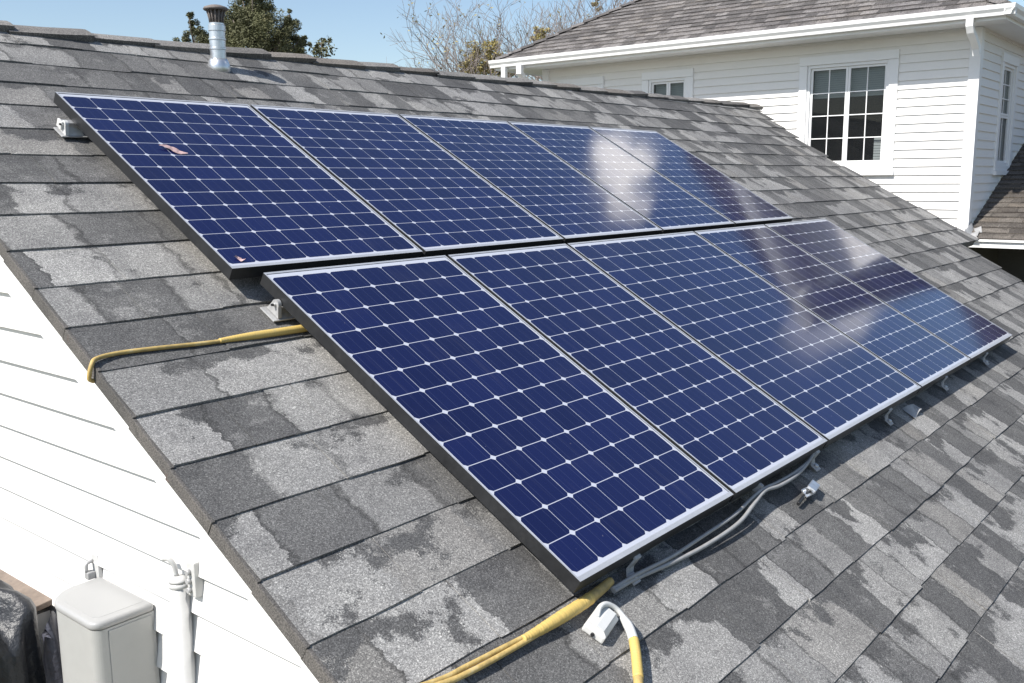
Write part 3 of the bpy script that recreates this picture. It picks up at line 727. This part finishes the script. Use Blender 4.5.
# rails under the panels
def rail(s, x0, x1, label):
    root = roof_thing('mounting_rail', x0, s, label, 'rail', 'mounting rails under the panels')
    b = MB(); b.box((0, -0.016, 0.036), (x1-x0, 0.016, 0.062), 0, None, 0.002); b.build('rail_bar', M['alu'], root)
    b = MB(); b.box((-0.006, -0.019, 0.033), (0.004, 0.019, 0.066), 0, None, 0.003); b.build('end_cap', M['white_plastic'], root)
    return root
rail(0.30, 0.06, 5.1, 'hidden aluminium rail below the lower edge of the lower panels')
rail(1.30, 0.06, 5.1, 'aluminium rail below the upper half of the lower panels, by the yellow cable')
rail(1.95, -0.03, 4.6, 'aluminium rail below the lower half of the upper panels')
rail(2.76, -0.135, 4.6, 'aluminium rail with white end sticking out at the top left of the upper panels')

# brackets: cast feet at the left ends, hooks along the lower edge
FOOT = [(0.018, 1.43, 'pale metal roof foot with a round hole beside the yellow taped cable', 1.15, 0.4),
        (-0.105, 2.745, 'whitish clamp foot under the top left panel end, near the ridge', 1.05, 0.0)]
for (x, s, lab, kk, rz) in FOOT:
    root = roof_thing('roof_foot', x, s, lab, 'bracket', 'cast feet that hold the rails')
    b = MB(); b.box((-0.04*kk, -0.035*kk, 0.016), (0.06*kk, 0.04*kk, 0.022), 0, None, 0.003); b.build('base_plate', M['cast_alu'], root)
    b = MB(); prof = []
    for i in range(13):
        a = math.pi*i/12; prof.append((0.016*math.cos(a), 0.052+0.016*math.sin(a)))
    prof = [(0.03, 0.022)] + prof + [(-0.03, 0.022)]
    b.prism([(p*kk, q*kk) for p, q in prof], -0.006, 0.008, lambda t, p, q: Vector((t-0.02, p, q)))
    b.tube([(-0.034, 0, 0.053*kk), (-0.006, 0, 0.053*kk)], 0.006, 10); 
    b.prism([(0.028*kk, 0.022), (-0.026*kk, 0.022), (0, 0.05)], -0.02, 0.05, lambda t, p, q: Vector((t, p, q if t < 0 else q*0.55+0.01)))
    b.build('upright', M['cast_alu'] if kk > 1.1 else M['white_plastic'], root)
    b = MB(); b.tube([(-0.042, 0, 0.053*kk), (-0.034, 0, 0.053*kk)], 0.0045, 6); b.build('bolt', M['frame_dark'], root)
HOOK = [(0.30, 'bent metal hook under the nearest lower corner, beside the white junction box'), (1.70, 'bent hook under the second lower panel, above the loose clip on the shingles'),
        (2.62, 'bent hook under the lower edge of the broadest panel'), (3.58, 'bent hook under the fourth lower panel'), (4.50, 'bent hook under the last lower panel, at the far end')]
for i, (x, lab) in enumerate(HOOK):
    root = roof_thing('panel_hook', x, 0.0, lab, 'bracket', 'hooks along the lower edge of the panels')
    b = MB()
    pr = [(-0.055, 0.017), (-0.02, 0.021), (-0.004, 0.036), (-0.004, 0.066), (0.012, 0.07)]
    pr2 = [(p, q+0.006) if j in (0, 1) else (p-0.006, q+0.003) for j, (p, q) in enumerate(pr)]
    pr2[-1] = (0.012, 0.064+0.012)
    b.prism(pr + pr2[::-1], -0.016, 0.016, lambda t, p, q: Vector((t + (0.6*(q-0.02)), p, q)))
    b.build('strap', M['cast_alu'], root)
    b = MB(); b.tube([(0.0, -0.036, 0.02), (0.0, -0.036, 0.034)], 0.009, 6); b.build('bolt', M['alu'], root)

def tube_uv(b, pts, r, n=10, mi=0):
    pts = [Vector(p) for p in pts]; rr = r if isinstance(r, (list, tuple)) else [r]*len(pts)
    d = 0; prev = None; last = None; lastd = 0
    for i, p in enumerate(pts):
        t = (pts[min(i+1, len(pts)-1)] - pts[max(i-1, 0)]).normalized()
        u = t.orthogonal().normalized() if prev is None else (prev - t*prev.dot(t)).normalized()
        prev = u; v = t.cross(u); ring = [p + (u*math.cos(k*2*math.pi/n) + v*math.sin(k*2*math.pi/n))*rr[i] for k in range(n)]
        if last:
            d2 = lastd + (p - pts[i-1]).length
            for k in range(n):
                b.face([last[k], last[(k+1)%n], ring[(k+1)%n], ring[k]], [(lastd, k/n*0.2), (lastd, (k+1)/n*0.2), (d2, (k+1)/n*0.2), (d2, k/n*0.2)], mi, True)
            lastd = d2
        else: b.face(ring[::-1], None, mi)
        last = ring
    b.face(last, None, mi)
    bmesh.ops.remove_doubles(b.bm, verts=b.bm.verts, dist=1e-6)

# grey cable pair sagging below the panels
root = roof_thing('grey_cable', 0.2, -0.03, 'pair of grey cables sagging in the shade under the lower panel edge', 'cable')
for j, (dx, dh, sd) in enumerate(((0, 0, 0), (0.0, 0.010, 0.028))):
    pts = [(-0.02, -0.012+j*0.008, 0.032), (0.10, -0.012+j*0.006, 0.026+j*0.01), (0.30, -0.03+sd*0.5, 0.026+dh), (0.50, -0.042+sd, 0.03+dh), (0.72, -0.04+sd, 0.04+dh), (0.88, -0.014+sd*0.7, 0.055), (0.98, 0.0+j*0.01, 0.066), (1.10, -0.01+j*0.016, 0.06), (1.28, -0.005+j*0.012, 0.055), (1.45, 0.02, 0.06), (1.6, 0.06, 0.065)]
    b = MB(); tube_uv(b, smooth_path(pts, 8), 0.0072 - 0.001*j, 10); b.build('strand', M['grey_cable'], root)
root2 = roof_thing('cable_clip', 1.17, -0.005, 'grey metal clip gripping the cables at the joint of the first two lower panels', 'clip')
b = MB(); b.prism([(-0.012,0.045),(0.012,0.045),(0.016,0.06),(0.01,0.078),(-0.01,0.078),(-0.016,0.06)], -0.008, 0.008, lambda t,p,q: Vector((t+0.3*(q-.06), p, q))); b.build('jaw', M['cast_alu'], root2)
b = MB(); b.tube([(0,-0.02,0.05),(0.03,-0.022,0.04),(0.055,-0.012,0.045)], 0.005, 8); b.build('tail', M['cast_alu'], root2)

# yellow cable with taped bundle, lower left
root = roof_thing('yellow_cable', 0, 0, 'yellow cable with thick tape binding running down the shingles below the nearest panel', 'cable')
for j in range(2):
    o_ = (-0.0065, 0.0065)[j]
    pts = [(-1.05, 0.115+o_*0.4, 0.0215), (-0.76, 0.05+o_*0.6, 0.022), (-0.516, -0.004+o_*0.9, 0.022), (-0.41, -0.015+o_*1.3, 0.0225), (-0.28, -0.021+o_*1.15, 0.023), (-0.16, -0.026+o_*0.8, 0.026), (0.0, -0.027+o_*.5, 0.029), (0.14, -0.023+o_*.4, 0.03)]
    b = MB(); tube_uv(b, smooth_path(pts, 8), (0.0078, 0.007)[j], 10); b.build('strand', M['tan_cable'], root)
b = MB(); pts = smooth_path([(-0.215, -0.0235, 0.026), (-0.15, -0.026, 0.028), (-0.06, -0.027, 0.031), (0.03, -0.026, 0.032), (0.085, -0.024, 0.032)], 18)
n_ = len(pts); rg = random.Random(8); rr = [0.0105 + 0.0070*min(1, i/(n_*0.5)) + 0.0004*(i % 2) + rg.uniform(-.0006, .0006) for i in range(n_)]
tube_uv(b, pts, rr, 14); b.build('tape_wrap', M['tape'], root)
b = MB(); pts = smooth_path([(0.08, -0.024, 0.032), (0.15, -0.018, 0.033), (0.2, -0.012, 0.034)], 10)
tube_uv(b, pts, [0.0165-0.0005*i/3 for i in range(len(pts))], 12); b.build('brown_wrap', M['tan_cable'], root)

# yellow cable over the left rake
root = roof_thing('yellow_cable', -0.69, 1.33, 'yellow cable crossing the shingles and bending over the left roof edge', 'cable')
def lc(p): return [(x+0.69, s-1.33, h) for x, s, h in p]
b = MB(); tube_uv(b, smooth_path(lc([(-0.690, 1.308, -0.036), (-0.704, 1.312, -0.024), (-0.697, 1.325, 0.012), (-0.672, 1.345, 0.016), (-0.60, 1.358, 0.0125), (-0.49, 1.353, 0.0135), (-0.33, 1.343, 0.0125), (-0.14, 1.335, 0.0135), (0.08, 1.33, 0.0165)]), 8), 0.0068, 10); b.build('cord', M['tan_cable'], root)
b = MB(); pts = smooth_path(lc([(-0.27, 1.341, 0.0135), (-0.2, 1.338, 0.0165), (-0.12, 1.335, 0.018), (-0.03, 1.332, 0.0195), (0.07, 1.331, 0.0195)]), 12)
tube_uv(b, pts, [0.008+0.0055*min(1, i/22)+0.0004*(i%2) for i in range(len(pts))], 12); b.build('tape_wrap', M['tape'], root)

# white junction box and its cable
root = roof_thing('junction_box', 0.045, -0.098, 'small white plastic junction box lying on shingles by the yellow tape', 'junction box')
b = MB()
RB = lambda x, y, z: Vector((x*0.97-y*0.242, x*0.242+y*0.97, z))
b.box((-0.053, -0.034, 0.012), (0.053, 0.034, 0.036), 0, RB, 0.005)
b.build('case', M['white_plastic'], root)
b = MB(); b.prism([(-0.032, 0.036), (0.032, 0.036), (0.026, 0.046), (0.004, 0.05), (-0.02, 0.048)], -0.046, 0.046, lambda t, p, q: RB(t, p, q)); b.build('cover', M['white_plastic'], root)
b = MB(); b.tube([(-0.052,-0.012,0.024),(-0.057,-0.0135,0.024)], 0.0055, 8); b.build('screw', M['frame_dark'], root)
root = roof_thing('white_cable', 0.12, -0.05, 'white cable looping from the junction box down to a yellow taped end', 'cable')
def wc(P): return [(x-0.12, s_+0.05, h) for x, s_, h in P]
b = MB(); tube_uv(b, smooth_path(wc([(0.03, -0.085, 0.045), (0.055, -0.07, 0.056), (0.09, -0.072, 0.054), (0.118, -0.098, 0.042), (0.117, -0.140, 0.032), (0.085, -0.19, 0.028), (0.02, -0.25, 0.0275), (-0.035, -0.295, 0.0275), (-0.14, -0.375, 0.0275)]), 8), 0.0078, 10); b.build('cord', M['white_plastic'], root)
b = MB(); pts = smooth_path(wc([(0.119, -0.118, 0.036), (0.112, -0.152, 0.031), (0.088, -0.188, 0.030)]), 8); tube_uv(b, pts, [0.009+0.005*min(1, i/6) for i in range(len(pts))], 12); b.build('sleeve', M['white_plastic'], root)
b = MB(); pts = smooth_path(wc([(0.090, -0.186, 0.030), (0.05, -0.224, 0.030), (-0.01, -0.275, 0.030)]), 12); tube_uv(b, pts, [0.0142+0.0005*(i%2) for i in range(len(pts))], 14); b.build('tape_wrap', M['tape'], root)
b = MB(); pts = smooth_path(wc([(-0.008, -0.273, 0.030), (-0.05, -0.307, 0.030), (-0.12, -0.36, 0.030)]), 12); tube_uv(b, pts, [0.0132]*len(pts), 12); b.build('tan_wrap', M['tan_cable'], root)

# loose metal clips on the shingles
CL = [(1.47, -0.125, 0.25, 'crumpled bright metal clip with a stem, lying on shingles right of the cables'), (2.99, -0.035, 2.2, 'flat pale plate scrap in the panel shadow under the fourth lower panel')]
root = roof_thing('metal_clip', 1.40, -0.115, CL[0][3], 'clip'); rg = random.Random(2)
b = MB(); b.tube(smooth_path([(-0.06, -0.01, 0.024), (0.0, 0.0, 0.028), (0.1, 0.01, 0.03)], 4), 0.007, 8); b.build('stem', M['frame_dark'], root)
b = MB()
b.box((0.02, -0.018, 0.024), (0.12, 0.020, 0.03), 0, lambda x, y, z: Vector((x+0.02*math.sin(30*y), y+0.008*math.sin(60*x), z+0.006*math.sin(90*x))), .002)
b.box((0.07, -0.012, 0.03), (0.15, 0.026, 0.044), 0, lambda x, y, z: Vector((x, y+0.01*math.sin(50*x), z+0.008*math.sin(70*x+2))), .004)
b.build('plate', M['galv'], root)
root = tag(roof_thing('metal_plate', 2.97, -0.05, CL[1][3], 'metal scrap'))
b = MB()
for i in range(6):
    x0, x1 = -0.06+i*0.022, -0.06+(i+1)*0.022
    zz = lambda x, y: 0.016 + 0.012*math.sin(40*x+20*y) + 0.10*max(0, x-0.02)
    b.face([Vector((x+y_*0.5, y_*(1-0.3*math.sin(30*x)), zz(x, y_))) for x, y_ in ((x0,-0.03),(x1,-0.03),(x1,0.035),(x0,0.035))])
o2 = b.build('sheet', M['cast_alu'], root)

# dry leaves / smears on the glass
def leaf(x, s, L, W, rot, lab, seed):
    root = tag(empty('dry_leaf', RP(x, s, OFF), (TH, 0, 0)), lab, 'leaf', 'dry leaf scraps on the panels')
    rg = random.Random(seed); b = MB(); n = 9
    top = []; bot = []
    for i in range(n):
        t = i/(n-1); ww = W*math.sin(math.pi*min(max(t, .04), .96))*rg.uniform(0.6, 1.2); x_ = (t-.5)*L
        c = 0.004*math.sin(5*t+seed) + 0.004
        top.append((x_+rg.uniform(-.003,.003), ww/2+0.006*math.sin(6*t), c+rg.uniform(0,.004))); bot.append((x_, -ww/2+0.006*math.sin(6*t), c))
    rt = lambda p: Vector((p[0]*math.cos(rot)-p[1]*math.sin(rot), p[0]*math.sin(rot)+p[1]*math.cos(rot), p[2]))
    for i in range(n-1): b.face([rt(bot[i]), rt(bot[i+1]), rt(top[i+1]), rt(top[i])])
    b.build('blade', M['leaf_dry'], root)
leaf(0.166, 2.442, 0.115, 0.04, -0.5, 'long pink dried leaf stuck on the glass of the first upper panel', 1)
leaf(-0.03, 1.645, 0.04, 0.02, -0.5, 'small brown leaf scrap at the lower left corner of the first upper panel', 2)

# ------------------------------------------------------------------ roof vent pipe
VB = RP(1.12, 3.60, 0)
root = tag(empty('vent_pipe', VB), 'galvanised round vent pipe with rusty cap standing on the shingles below the ridge', 'vent pipe')
b = MB(); b.lathe([(0.062, -0.05), (0.06, 0.015), (0.053, 0.035), (0.045, 0.05)], 24); b.build('flashing_cone', M['galv'], root)
b = MB(); prof = [(0.0415, 0.03), (0.0415, 0.095), (0.0450, 0.098), (0.0450, 0.106), (0.0415, 0.109), (0.0415, 0.145), (0.0450, 0.148), (0.0450, 0.156), (0.0415, 0.159), (0.0415, 0.192), (0.0450, 0.195), (0.0450, 0.222), (0.0405, 0.226), (0.0405, 0.235)]
b.lathe(prof, 32, smooth=False); b.build('pipe', M['galv'], root)
b = MB(); b.lathe([(0.03, 0.235), (0.03, 0.31)], 16)
for i in range(14):
    a = i*2*math.pi/14; c, s_ = math.cos(a), math.sin(a)
    b.tube([(0.034*c, 0.034*s_, 0.233), (0.037*c, 0.037*s_, 0.26), (0.05*c, 0.05*s_, 0.31)], 0.0045, 5)
b.build('louvre_ring', M['rust'], root)
b = MB(); b.lathe([(0.062, 0.302), (0.066, 0.308), (0.06, 0.318), (0.03, 0.328), (0.005, 0.331)], 28); b.build('cap', M['rust'], root)

# ------------------------------------------------------------------ things on the gable wall
# cabinet: front edge near (-0.823,1.035), wall edge (-0.65,1.05), far end y=1.30
cx0, cy0, cy1, ct, cb = XW-0.015, 1.045, 1.345, -0.125, -1.25
root = tag(empty('wall_cabinet', (XW, 1.18, cb)), 'pale grey utility cabinet with rounded front and lid against the white siding', 'cabinet')
def outline(e=0.0):
    pts = [(cx0, cy0-e)]
    def arc(cx, cy, r_, a0, a1, n):
        for i in range(n+1):
            a = R(a0 + (a1-a0)*i/n); pts.append((cx + (r_+e)*math.cos(a), cy + (r_+e)*math.sin(a)))
    arc(-0.798, cy0+0.032, 0.032, 270, 180, 8)
    arc(-0.73, cy1-0.1, 0.1, 180, 90, 14)
    pts.append((cx0, cy1+e)); return pts
def extr(b, pts, z0, z1, top_in=0.0):
    c = Vector((sum(p[0] for p in pts)/len(pts), sum(p[1] for p in pts)/len(pts)))
    A = [Vector((p[0]-XW, p[1]-1.18, z0-cb)) for p in pts]; B = [Vector((p[0]-XW, p[1]-1.18, z1-cb)) for p in pts]
    n = len(pts)
    for i in range(n):
        f = b.face([A[i], A[(i+1)%n], B[(i+1)%n], B[i]]); f.smooth = False
    if top_in:
        Cc = [Vector((c.x+(p[0]-c.x)*(1-top_in)-XW, c.y+(p[1]-c.y)*(1-top_in)-1.18, z1-cb+0.008)) for p in pts]
        for i in range(n): b.face([B[i], B[(i+1)%n], Cc[(i+1)%n], Cc[i]])
        b.face(Cc)
    else: b.face(B)
    b.face(A[::-1])
b = MB(); extr(b, outline(), cb, ct-0.022); b.build('body', M['grey_cab'], root)
b = MB(); extr(b, outline(0.004), ct-0.022, ct+0.004); bmesh.ops.remove_doubles(b.bm, verts=b.bm.verts, dist=1e-5); lid = b.build('lid', M['grey_cab2'], root)
bv = lid.modifiers.new('rounding', 'BEVEL'); bv.width = 0.011; bv.segments = 5; bv.limit_method = 'ANGLE'; bv.angle_limit = R(50); bv.harden_normals = False
for p_ in lid.data.polygons: p_.use_smooth = True
b = MB()
o_ = outline(); c = (-0.735, 1.19)
extr(b, [(c[0]+(p[0]-c[0])*0.80, c[1]+(p[1]-c[1])*0.80) for p in o_], ct+0.0035, ct+0.0045); b.build('raised_panel', M['grey_cab2'], lid)
b = MB(); b.box((-0.79-XW, cy0-0.0025-1.18, 0.01), (cx0-0.012-XW, cy0-0.0004-1.18, ct-0.03-cb), 0, None, 0.0008); b.build('side_door', M['grey_cab'], root)

# conduit with clamp
root = tag(empty('conduit', (XW-0.035, 0.865, -1.3)), 'white vertical conduit pipe clamped to siding right of the grey cabinet', 'pipe')
b = MB(); b.tube([(0,0,0), (0,0,1.30)], 0.027, 20); b.build('pipe', M['pvc'], root)
b = MB(); b.lathe([(0.0272,1.286),(0.0288,1.287),(0.0288,1.296),(0.0272,1.297)], 24, cap=False); b.lathe([(0.0272,1.301),(0.027,1.309),(0.012,1.314)], 24); b.build('collar', M['pvc'], root)
b = MB(); b.tube(smooth_path([(0.0,0.012,1.315), (-0.004,0.014,1.345), (-0.012,0.024,1.362), (-0.018,0.04,1.362)], 5), 0.007, 10); b.build('hook', M['pvc'], root)
b = MB(); b.box((0.003, -0.075, 1.27), (0.03, -0.036, 1.37), 0, None, 0.004); b.build('clamp_plate', M['pvc'], root)
b = MB()
for z in (1.29, 1.315, 1.34): b.tube([(-0.008, -0.052, z), (0.004, -0.052, z)], 0.008, 8)
b.build('clamp_bolt', M['cast_alu'], root)
# small bracket above the cabinet
root = tag(empty('wall_outlet', (XW, 1.375, -0.17)), 'small white outlet fitting on siding just above the grey cabinet', 'outlet')
b = MB(); b.box((-0.02, -0.022, 0.03), (-0.008, 0.02, 0.115), 0, None, 0.004); b.build('plate', M['pvc'], root)
b = MB(); b.box((-0.045, -0.004, 0.035), (-0.02, 0.022, 0.06), 0, None, 0.005); b.tube(smooth_path([(-0.02,0.01,0.09),(-0.04,0.01,0.085),(-0.042,0.01,0.06)],4), 0.006, 8); b.build('spigot', M['cast_alu'], root)
b = MB(); b.tube([(-0.016, -0.006, 0.03), (-0.016, -0.006, -0.1)], 0.006, 8); b.build('stem', M['cast_alu'], root)

# ledge and covered grill on a small deck
DZ = -1.25
root = tag(empty('wooden_deck', (-1.5, 2.3, GZ)), 'small weathered wooden deck platform at the foot of the gable wall', 'deck')
b = MB()
for i in range(14): b.box((-0.86-0.0, -1.4+i*0.25, DZ-GZ-0.03), (0.84, -1.4+i*0.25+0.242, DZ-GZ), 0, None, .003)
b.build('planks', M['deck_wood'], root)
for (x, y) in ((-0.8,-1.35),(0.78,-1.35),(-0.8,2.0),(0.78,2.0)):
    b = MB(); b.box((x-0.05, y-0.05, 0), (x+0.05, y+0.05, DZ-GZ-0.031)); b.build('post', M['deck_wood'], root)
root = tag(empty('storage_bench', (-0.8, 2.4, DZ)), 'weathered brown topped storage bench along the white siding behind the dark cover', 'bench')
hz = -0.30-DZ
b = MB()
for i in range(2):
    b.box((0.022+i*0.065, -0.70, hz-0.02), (0.085+i*0.065, 1.2, hz), 0, lambda x, y, z: Vector((x, y, z - (0.15-x)*0.12)), .003)
b.build('top', M['brown_board'], root)
b = MB(); b.box((0.032, -0.68, 0), (0.145, 1.18, hz-0.045)); b.build('case', M['grey_board'], root)

root = tag(empty('covered_grill', (-0.925, 1.675, DZ)), 'grill under a crumpled black cover left of the grey cabinet', 'grill')
# draped cover: a lofted box with folds
b = MB(); nA = 72; nZ = 44; rg = random.Random(21)
ph = [rg.uniform(0, 6.28) for _ in range(8)]
Htop = -0.185 - DZ
rings = []
for j in range(nZ+1):
    t = j/nZ; z = Htop*t
    ring = []
    for i in range(nA):
        a = i*2*math.pi/nA; ca, sa_ = math.cos(a), math.sin(a)
        p = 7.0; rx, ry = 0.128, 0.25
        k_ = (abs(ca)**p + abs(sa_)**p)**(-1/p)
        sh = 1.0 if t < 0.93 else math.sqrt(max(0.0, 1 - ((t-0.93)/0.07)**2))*0.93 + 0.07
        tri = lambda q: 2/math.pi*math.asin(math.sin(q))
        fold = (0.07*tri(5*a+ph[0]+2.2*t) + 0.06*tri(9*a+ph[1]-4*t) + 0.035*tri(17*a+ph[2]+7*t))*(1-0.35*t)
        kk = k_*(1.12-0.12*t)*sh*(1+fold*1.1)
        zz = z + (0.03*math.sin(3*a+ph[3])+0.02*math.sin(7*a+ph[4]))*t + 0.03*ca*t
        ring.append(b.bm.verts.new((rx*ca*kk, ry*sa_*kk, zz)))
    rings.append(ring)
for r0, r1 in zip(rings, rings[1:]):
    for i in range(nA):
        f = b.bm.faces.new((r0[i], r0[(i+1)%nA], r1[(i+1)%nA], r1[i])); f.smooth = True
b.bm.faces.new(rings[-1])
b.build('cover', M['tarp'], root)
b = MB(); rg = random.Random(77); cols_ = []
for i in range(9):           # loose bluish flap of the cover hanging towards the cabinet
    x = 0.118 + 0.008*i; row_ = []
    for j in range(14):
        z = Htop - 0.01 - j*0.075
        row_.append(b.bm.verts.new((x - 0.02*math.sin(j*0.7+i*0.5) + rg.uniform(-.004,.004), -0.30 + 0.006*i + 0.022*math.sin(i*1.3+j*0.35), z - 0.02*abs(i-4)*(j == 0) + rg.uniform(-.006,.006))))
    cols_.append(row_)
for i in range(8):
    for j in range(13): b.bm.faces.new((cols_[i][j], cols_[i+1][j], cols_[i+1][j+1], cols_[i][j+1])).smooth = True
b.build('flap', M['tarp_blue'], root, normals=False)
for (x, y) in ((-0.08,-0.18),(0.08,-0.18),(-0.08,0.18),(0.08,0.18)):
    b = MB(); b.tube([(x,y,0),(x,y,0.2)], 0.02, 10); b.build('leg', M['frame_dark'], root)

# ------------------------------------------------------------------ trees
def px(u, v, d):
    r = (F*FPX + RT*(u-512) - UP*(v-341.5)).normalized(); return CAM + r*d
def leaves(b, c, rad, n, size, rg, flat=0.5, squash=(1,1,1), wd=0.22):
    for _ in range(n):
        while True:
            d = Vector((rg.uniform(-1,1), rg.uniform(-1,1), rg.uniform(-1,1)))
            if 0.15 < d.length < 1: break
        p = c + Vector((d.x*rad*squash[0], d.y*rad*squash[1], d.z*rad*squash[2]))
        a = Vector((rg.gauss(0,1), rg.gauss(0,1), rg.gauss(0,1)*flat+0.35)).normalized(); s_ = size*rg.uniform(0.5, 1.4)
        t = a.orthogonal().normalized(); t = (Matrix.Rotation(rg.uniform(0, 6.28), 3, a) @ t)
        b.face([p - a*s_*0.5, p + t*s_*wd, p + a*s_*0.6, p - t*s_*wd])
def conifer():
    D = 17.0; base = px(250, 60, D); base.z = GZ
    root = tag(empty('conifer_tree', base), 'dark olive evergreen tree behind the ridge beside the vent pipe', 'tree')
    rg = random.Random(31); b = MB(); tr = MB()
    mpp = D/FPX
    top = px(252, -14, D) - base
    tr.tube([(0,0,0), top*0.5, top*0.98], [0.16, 0.1, 0.015], 8)
    lobes = [(252,-14,5),(256,-4,7),(242,-4,5),(236,8,5),(266,8,6),(272,20,6),(233,20,7),(290,14,4),(301,38,4),(252,-8,9),(245,2,12),(258,6,13),(240,14,14),(262,18,14),(250,24,17),(235,30,16),(268,32,16),(278,38,15),(226,40,14),(250,44,18),(290,22,7),(287,30,9),(293,36,8),(296,44,9),(299,48,8),(284,46,12),
             (188,12,4),(191,20,5),(194,28,6),(197,34,8),(188,38,6),(204,36,8),(205,44,10),(182,44,5),(190,48,8),(214,46,10),(272,50,16),(230,50,14),(305,42,4),(252,36,15),(246,30,13),(258,42,15),(251,18,12),(262,50,14),(243,50,14),(280,48,13)]
    for (u, v, r_) in lobes:
        c = px(u, v, D + rg.uniform(-0.7, 0.4)) - base; rr = r_*mpp
        for _ in range(max(3, int(r_*0.8))):
            d = Vector((rg.gauss(0,.5), rg.gauss(0,.5), rg.gauss(0,.5)))*rr
            leaves(b, c+d, rr*0.5, int(80+r_*9.0), 0.046, rg, 0.5, (1,1,1), 0.14)
        if u < 220: st = px(196, 60, D) - base; tr.tube([st, (st+c)/2, c], [0.012, 0.01, 0.006], 5); continue
        tr.tube([Vector((0,0,c.z*0.82)) + Vector((top.x, top.y, 0))*0.8, (Vector((top.x*.8,top.y*.8,c.z*.85))+c)/2 + Vector((0,0,.05)), c], [0.03, 0.02, 0.008], 5)
    for k_ in range(150):     # lower crown, hidden by the ridge
        z = rg.uniform(0.6, 4.0); a = rg.uniform(0, 6.28); r_ = rg.uniform(.2, 1.7 - 0.15*z)
        leaves(b, Vector((r_*math.cos(a), r_*math.sin(a), z)), 0.35, 40, 0.1, rg)
    tr.build('trunk', M['bark'], root); b.build('crown', M['conifer'], root, normals=False)
conifer()
def small_conifer():
    D = 19; base = px(320, 60, D); base.z = GZ
    root = tag(empty('conifer_tree', base), 'tip of a small evergreen peeking over the ridge right of the larger one', 'tree')
    rg = random.Random(5); b = MB(); tr = MB(); top = px(321, 42, D) - base
    tr.tube([(0,0,0), top], [0.08, 0.01], 6)
    for i in range(40):
        t = rg.random()**1.5; leaves(b, top - Vector((0,0,t*1.8)) + Vector((rg.gauss(0,.1+.25*t), rg.gauss(0,.1+.25*t), 0)), 0.1+.1*t, 30, 0.08, rg)
    tr.build('trunk', M['bark'], root); b.build('crown', M['conifer'], root, normals=False)
small_conifer()

def bare_tree(u, vtop, D, spread, lab, seed, leafy=0, leafspots=()):
    base = px(u, 80, D); base.z = GZ
    H = (px(u, vtop, D) - base).z
    root = tag(empty('bare_tree', base), lab, 'tree', 'bare autumn trees beyond the far house')
    rg = random.Random(seed); tr = MB(); br = MB(); lf = MB(); tips = []
    tr.tube([(0,0,0), (0.05,0.03,H*0.25), (0,0,H*0.45)], [0.13, 0.1, 0.075], 7)
    def grow(p, d, L, r_, lev):
        n = 3; pts = [p]; q = p.copy(); dd = d.copy()
        for i in range(n):
            dd = (dd + Vector((rg.gauss(0,.13), rg.gauss(0,.13), rg.gauss(0,.08)+0.05))).normalized(); q = q + dd*L/n; pts.append(q.copy())
        br.tube(pts, [r_*(1-0.45*i/n) for i in range(n+1)], 5 if lev < 2 else 3, caps=False)
        if lev >= 5 or L < 0.12: tips.append(q); return
        nb = 3 if lev < 3 else rg.choice((2, 3, 3))
        for j in range(nb):
            t = rg.uniform(0.35, 1.0) if j else 1.0; s_ = pts[min(n, max(1, int(t*n+0.5)))]
            an = rg.uniform(0.3, 0.95); ax = dd.orthogonal(); ax.rotate(Matrix.Rotation(rg.uniform(0, 6.28), 3, dd))
            nd = dd.copy(); nd.rotate(Matrix.Rotation(an, 3, ax))
            nd = (nd + Vector((0,0,0.10))).normalized()
            grow(s_, nd, L*rg.uniform(0.58, 0.8), max(r_*0.58, 0.005), lev+1)
    for j in range(5):
        a = j*1.257 + rg.uniform(-.3,.3); grow(Vector((0,0,H*rg.uniform(0.36, 0.45))), Vector((math.cos(a)*spread, math.sin(a)*spread, 1)).normalized(), H*0.24, 0.045, 0)
    tr.build('trunk', M['bark'], root); br.build('branches', M['twig'], root, normals=False)
    any_ = False
    if leafy:
        for t in tips:
            if rg.random() < leafy: leaves(lf, t, 0.12, 4, 0.07, rg); any_ = True
    for (uu, vv, r_) in leafspots:
        c = px(uu, vv, D) - base; any_ = True
        for _ in range(int(r_*2.2)):
            leaves(lf, c + Vector((rg.gauss(0,.6), rg.gauss(0,.6), rg.gauss(0,.6)))*r_*D/FPX, r_*D/FPX*0.45, 40, 0.075, rg)
    if any_: lf.build('crown', M['yellow_leaf'], root, normals=False)
bare_tree(472, 8, 24, 0.22, 'bare grey tree with yellow leaves below, left of the far gutter end', 41, 0.12, [(486,52,9),(496,60,8),(474,62,9),(488,66,10),(470,70,8),(502,68,7)])
bare_tree(536, -8, 25, 0.35, 'bare tree with small yellow clump rising behind the hip roof edge', 52, 0.04, [(541,33,6),(544,42,6)])
bare_tree(440, 48, 30, 0.4, 'low faint bare tree just above the ridge, leftmost of the bare trees', 63, 0.0)
bare_tree(572, -16, 26, 0.35, 'bare tree behind the middle of the hip roof slope', 74, 0.03)
bare_tree(606, -20, 27, 0.35, 'rightmost bare tree, its twigs over the hip roof at the top of the picture', 85, 0.05, [(596,4,4)])
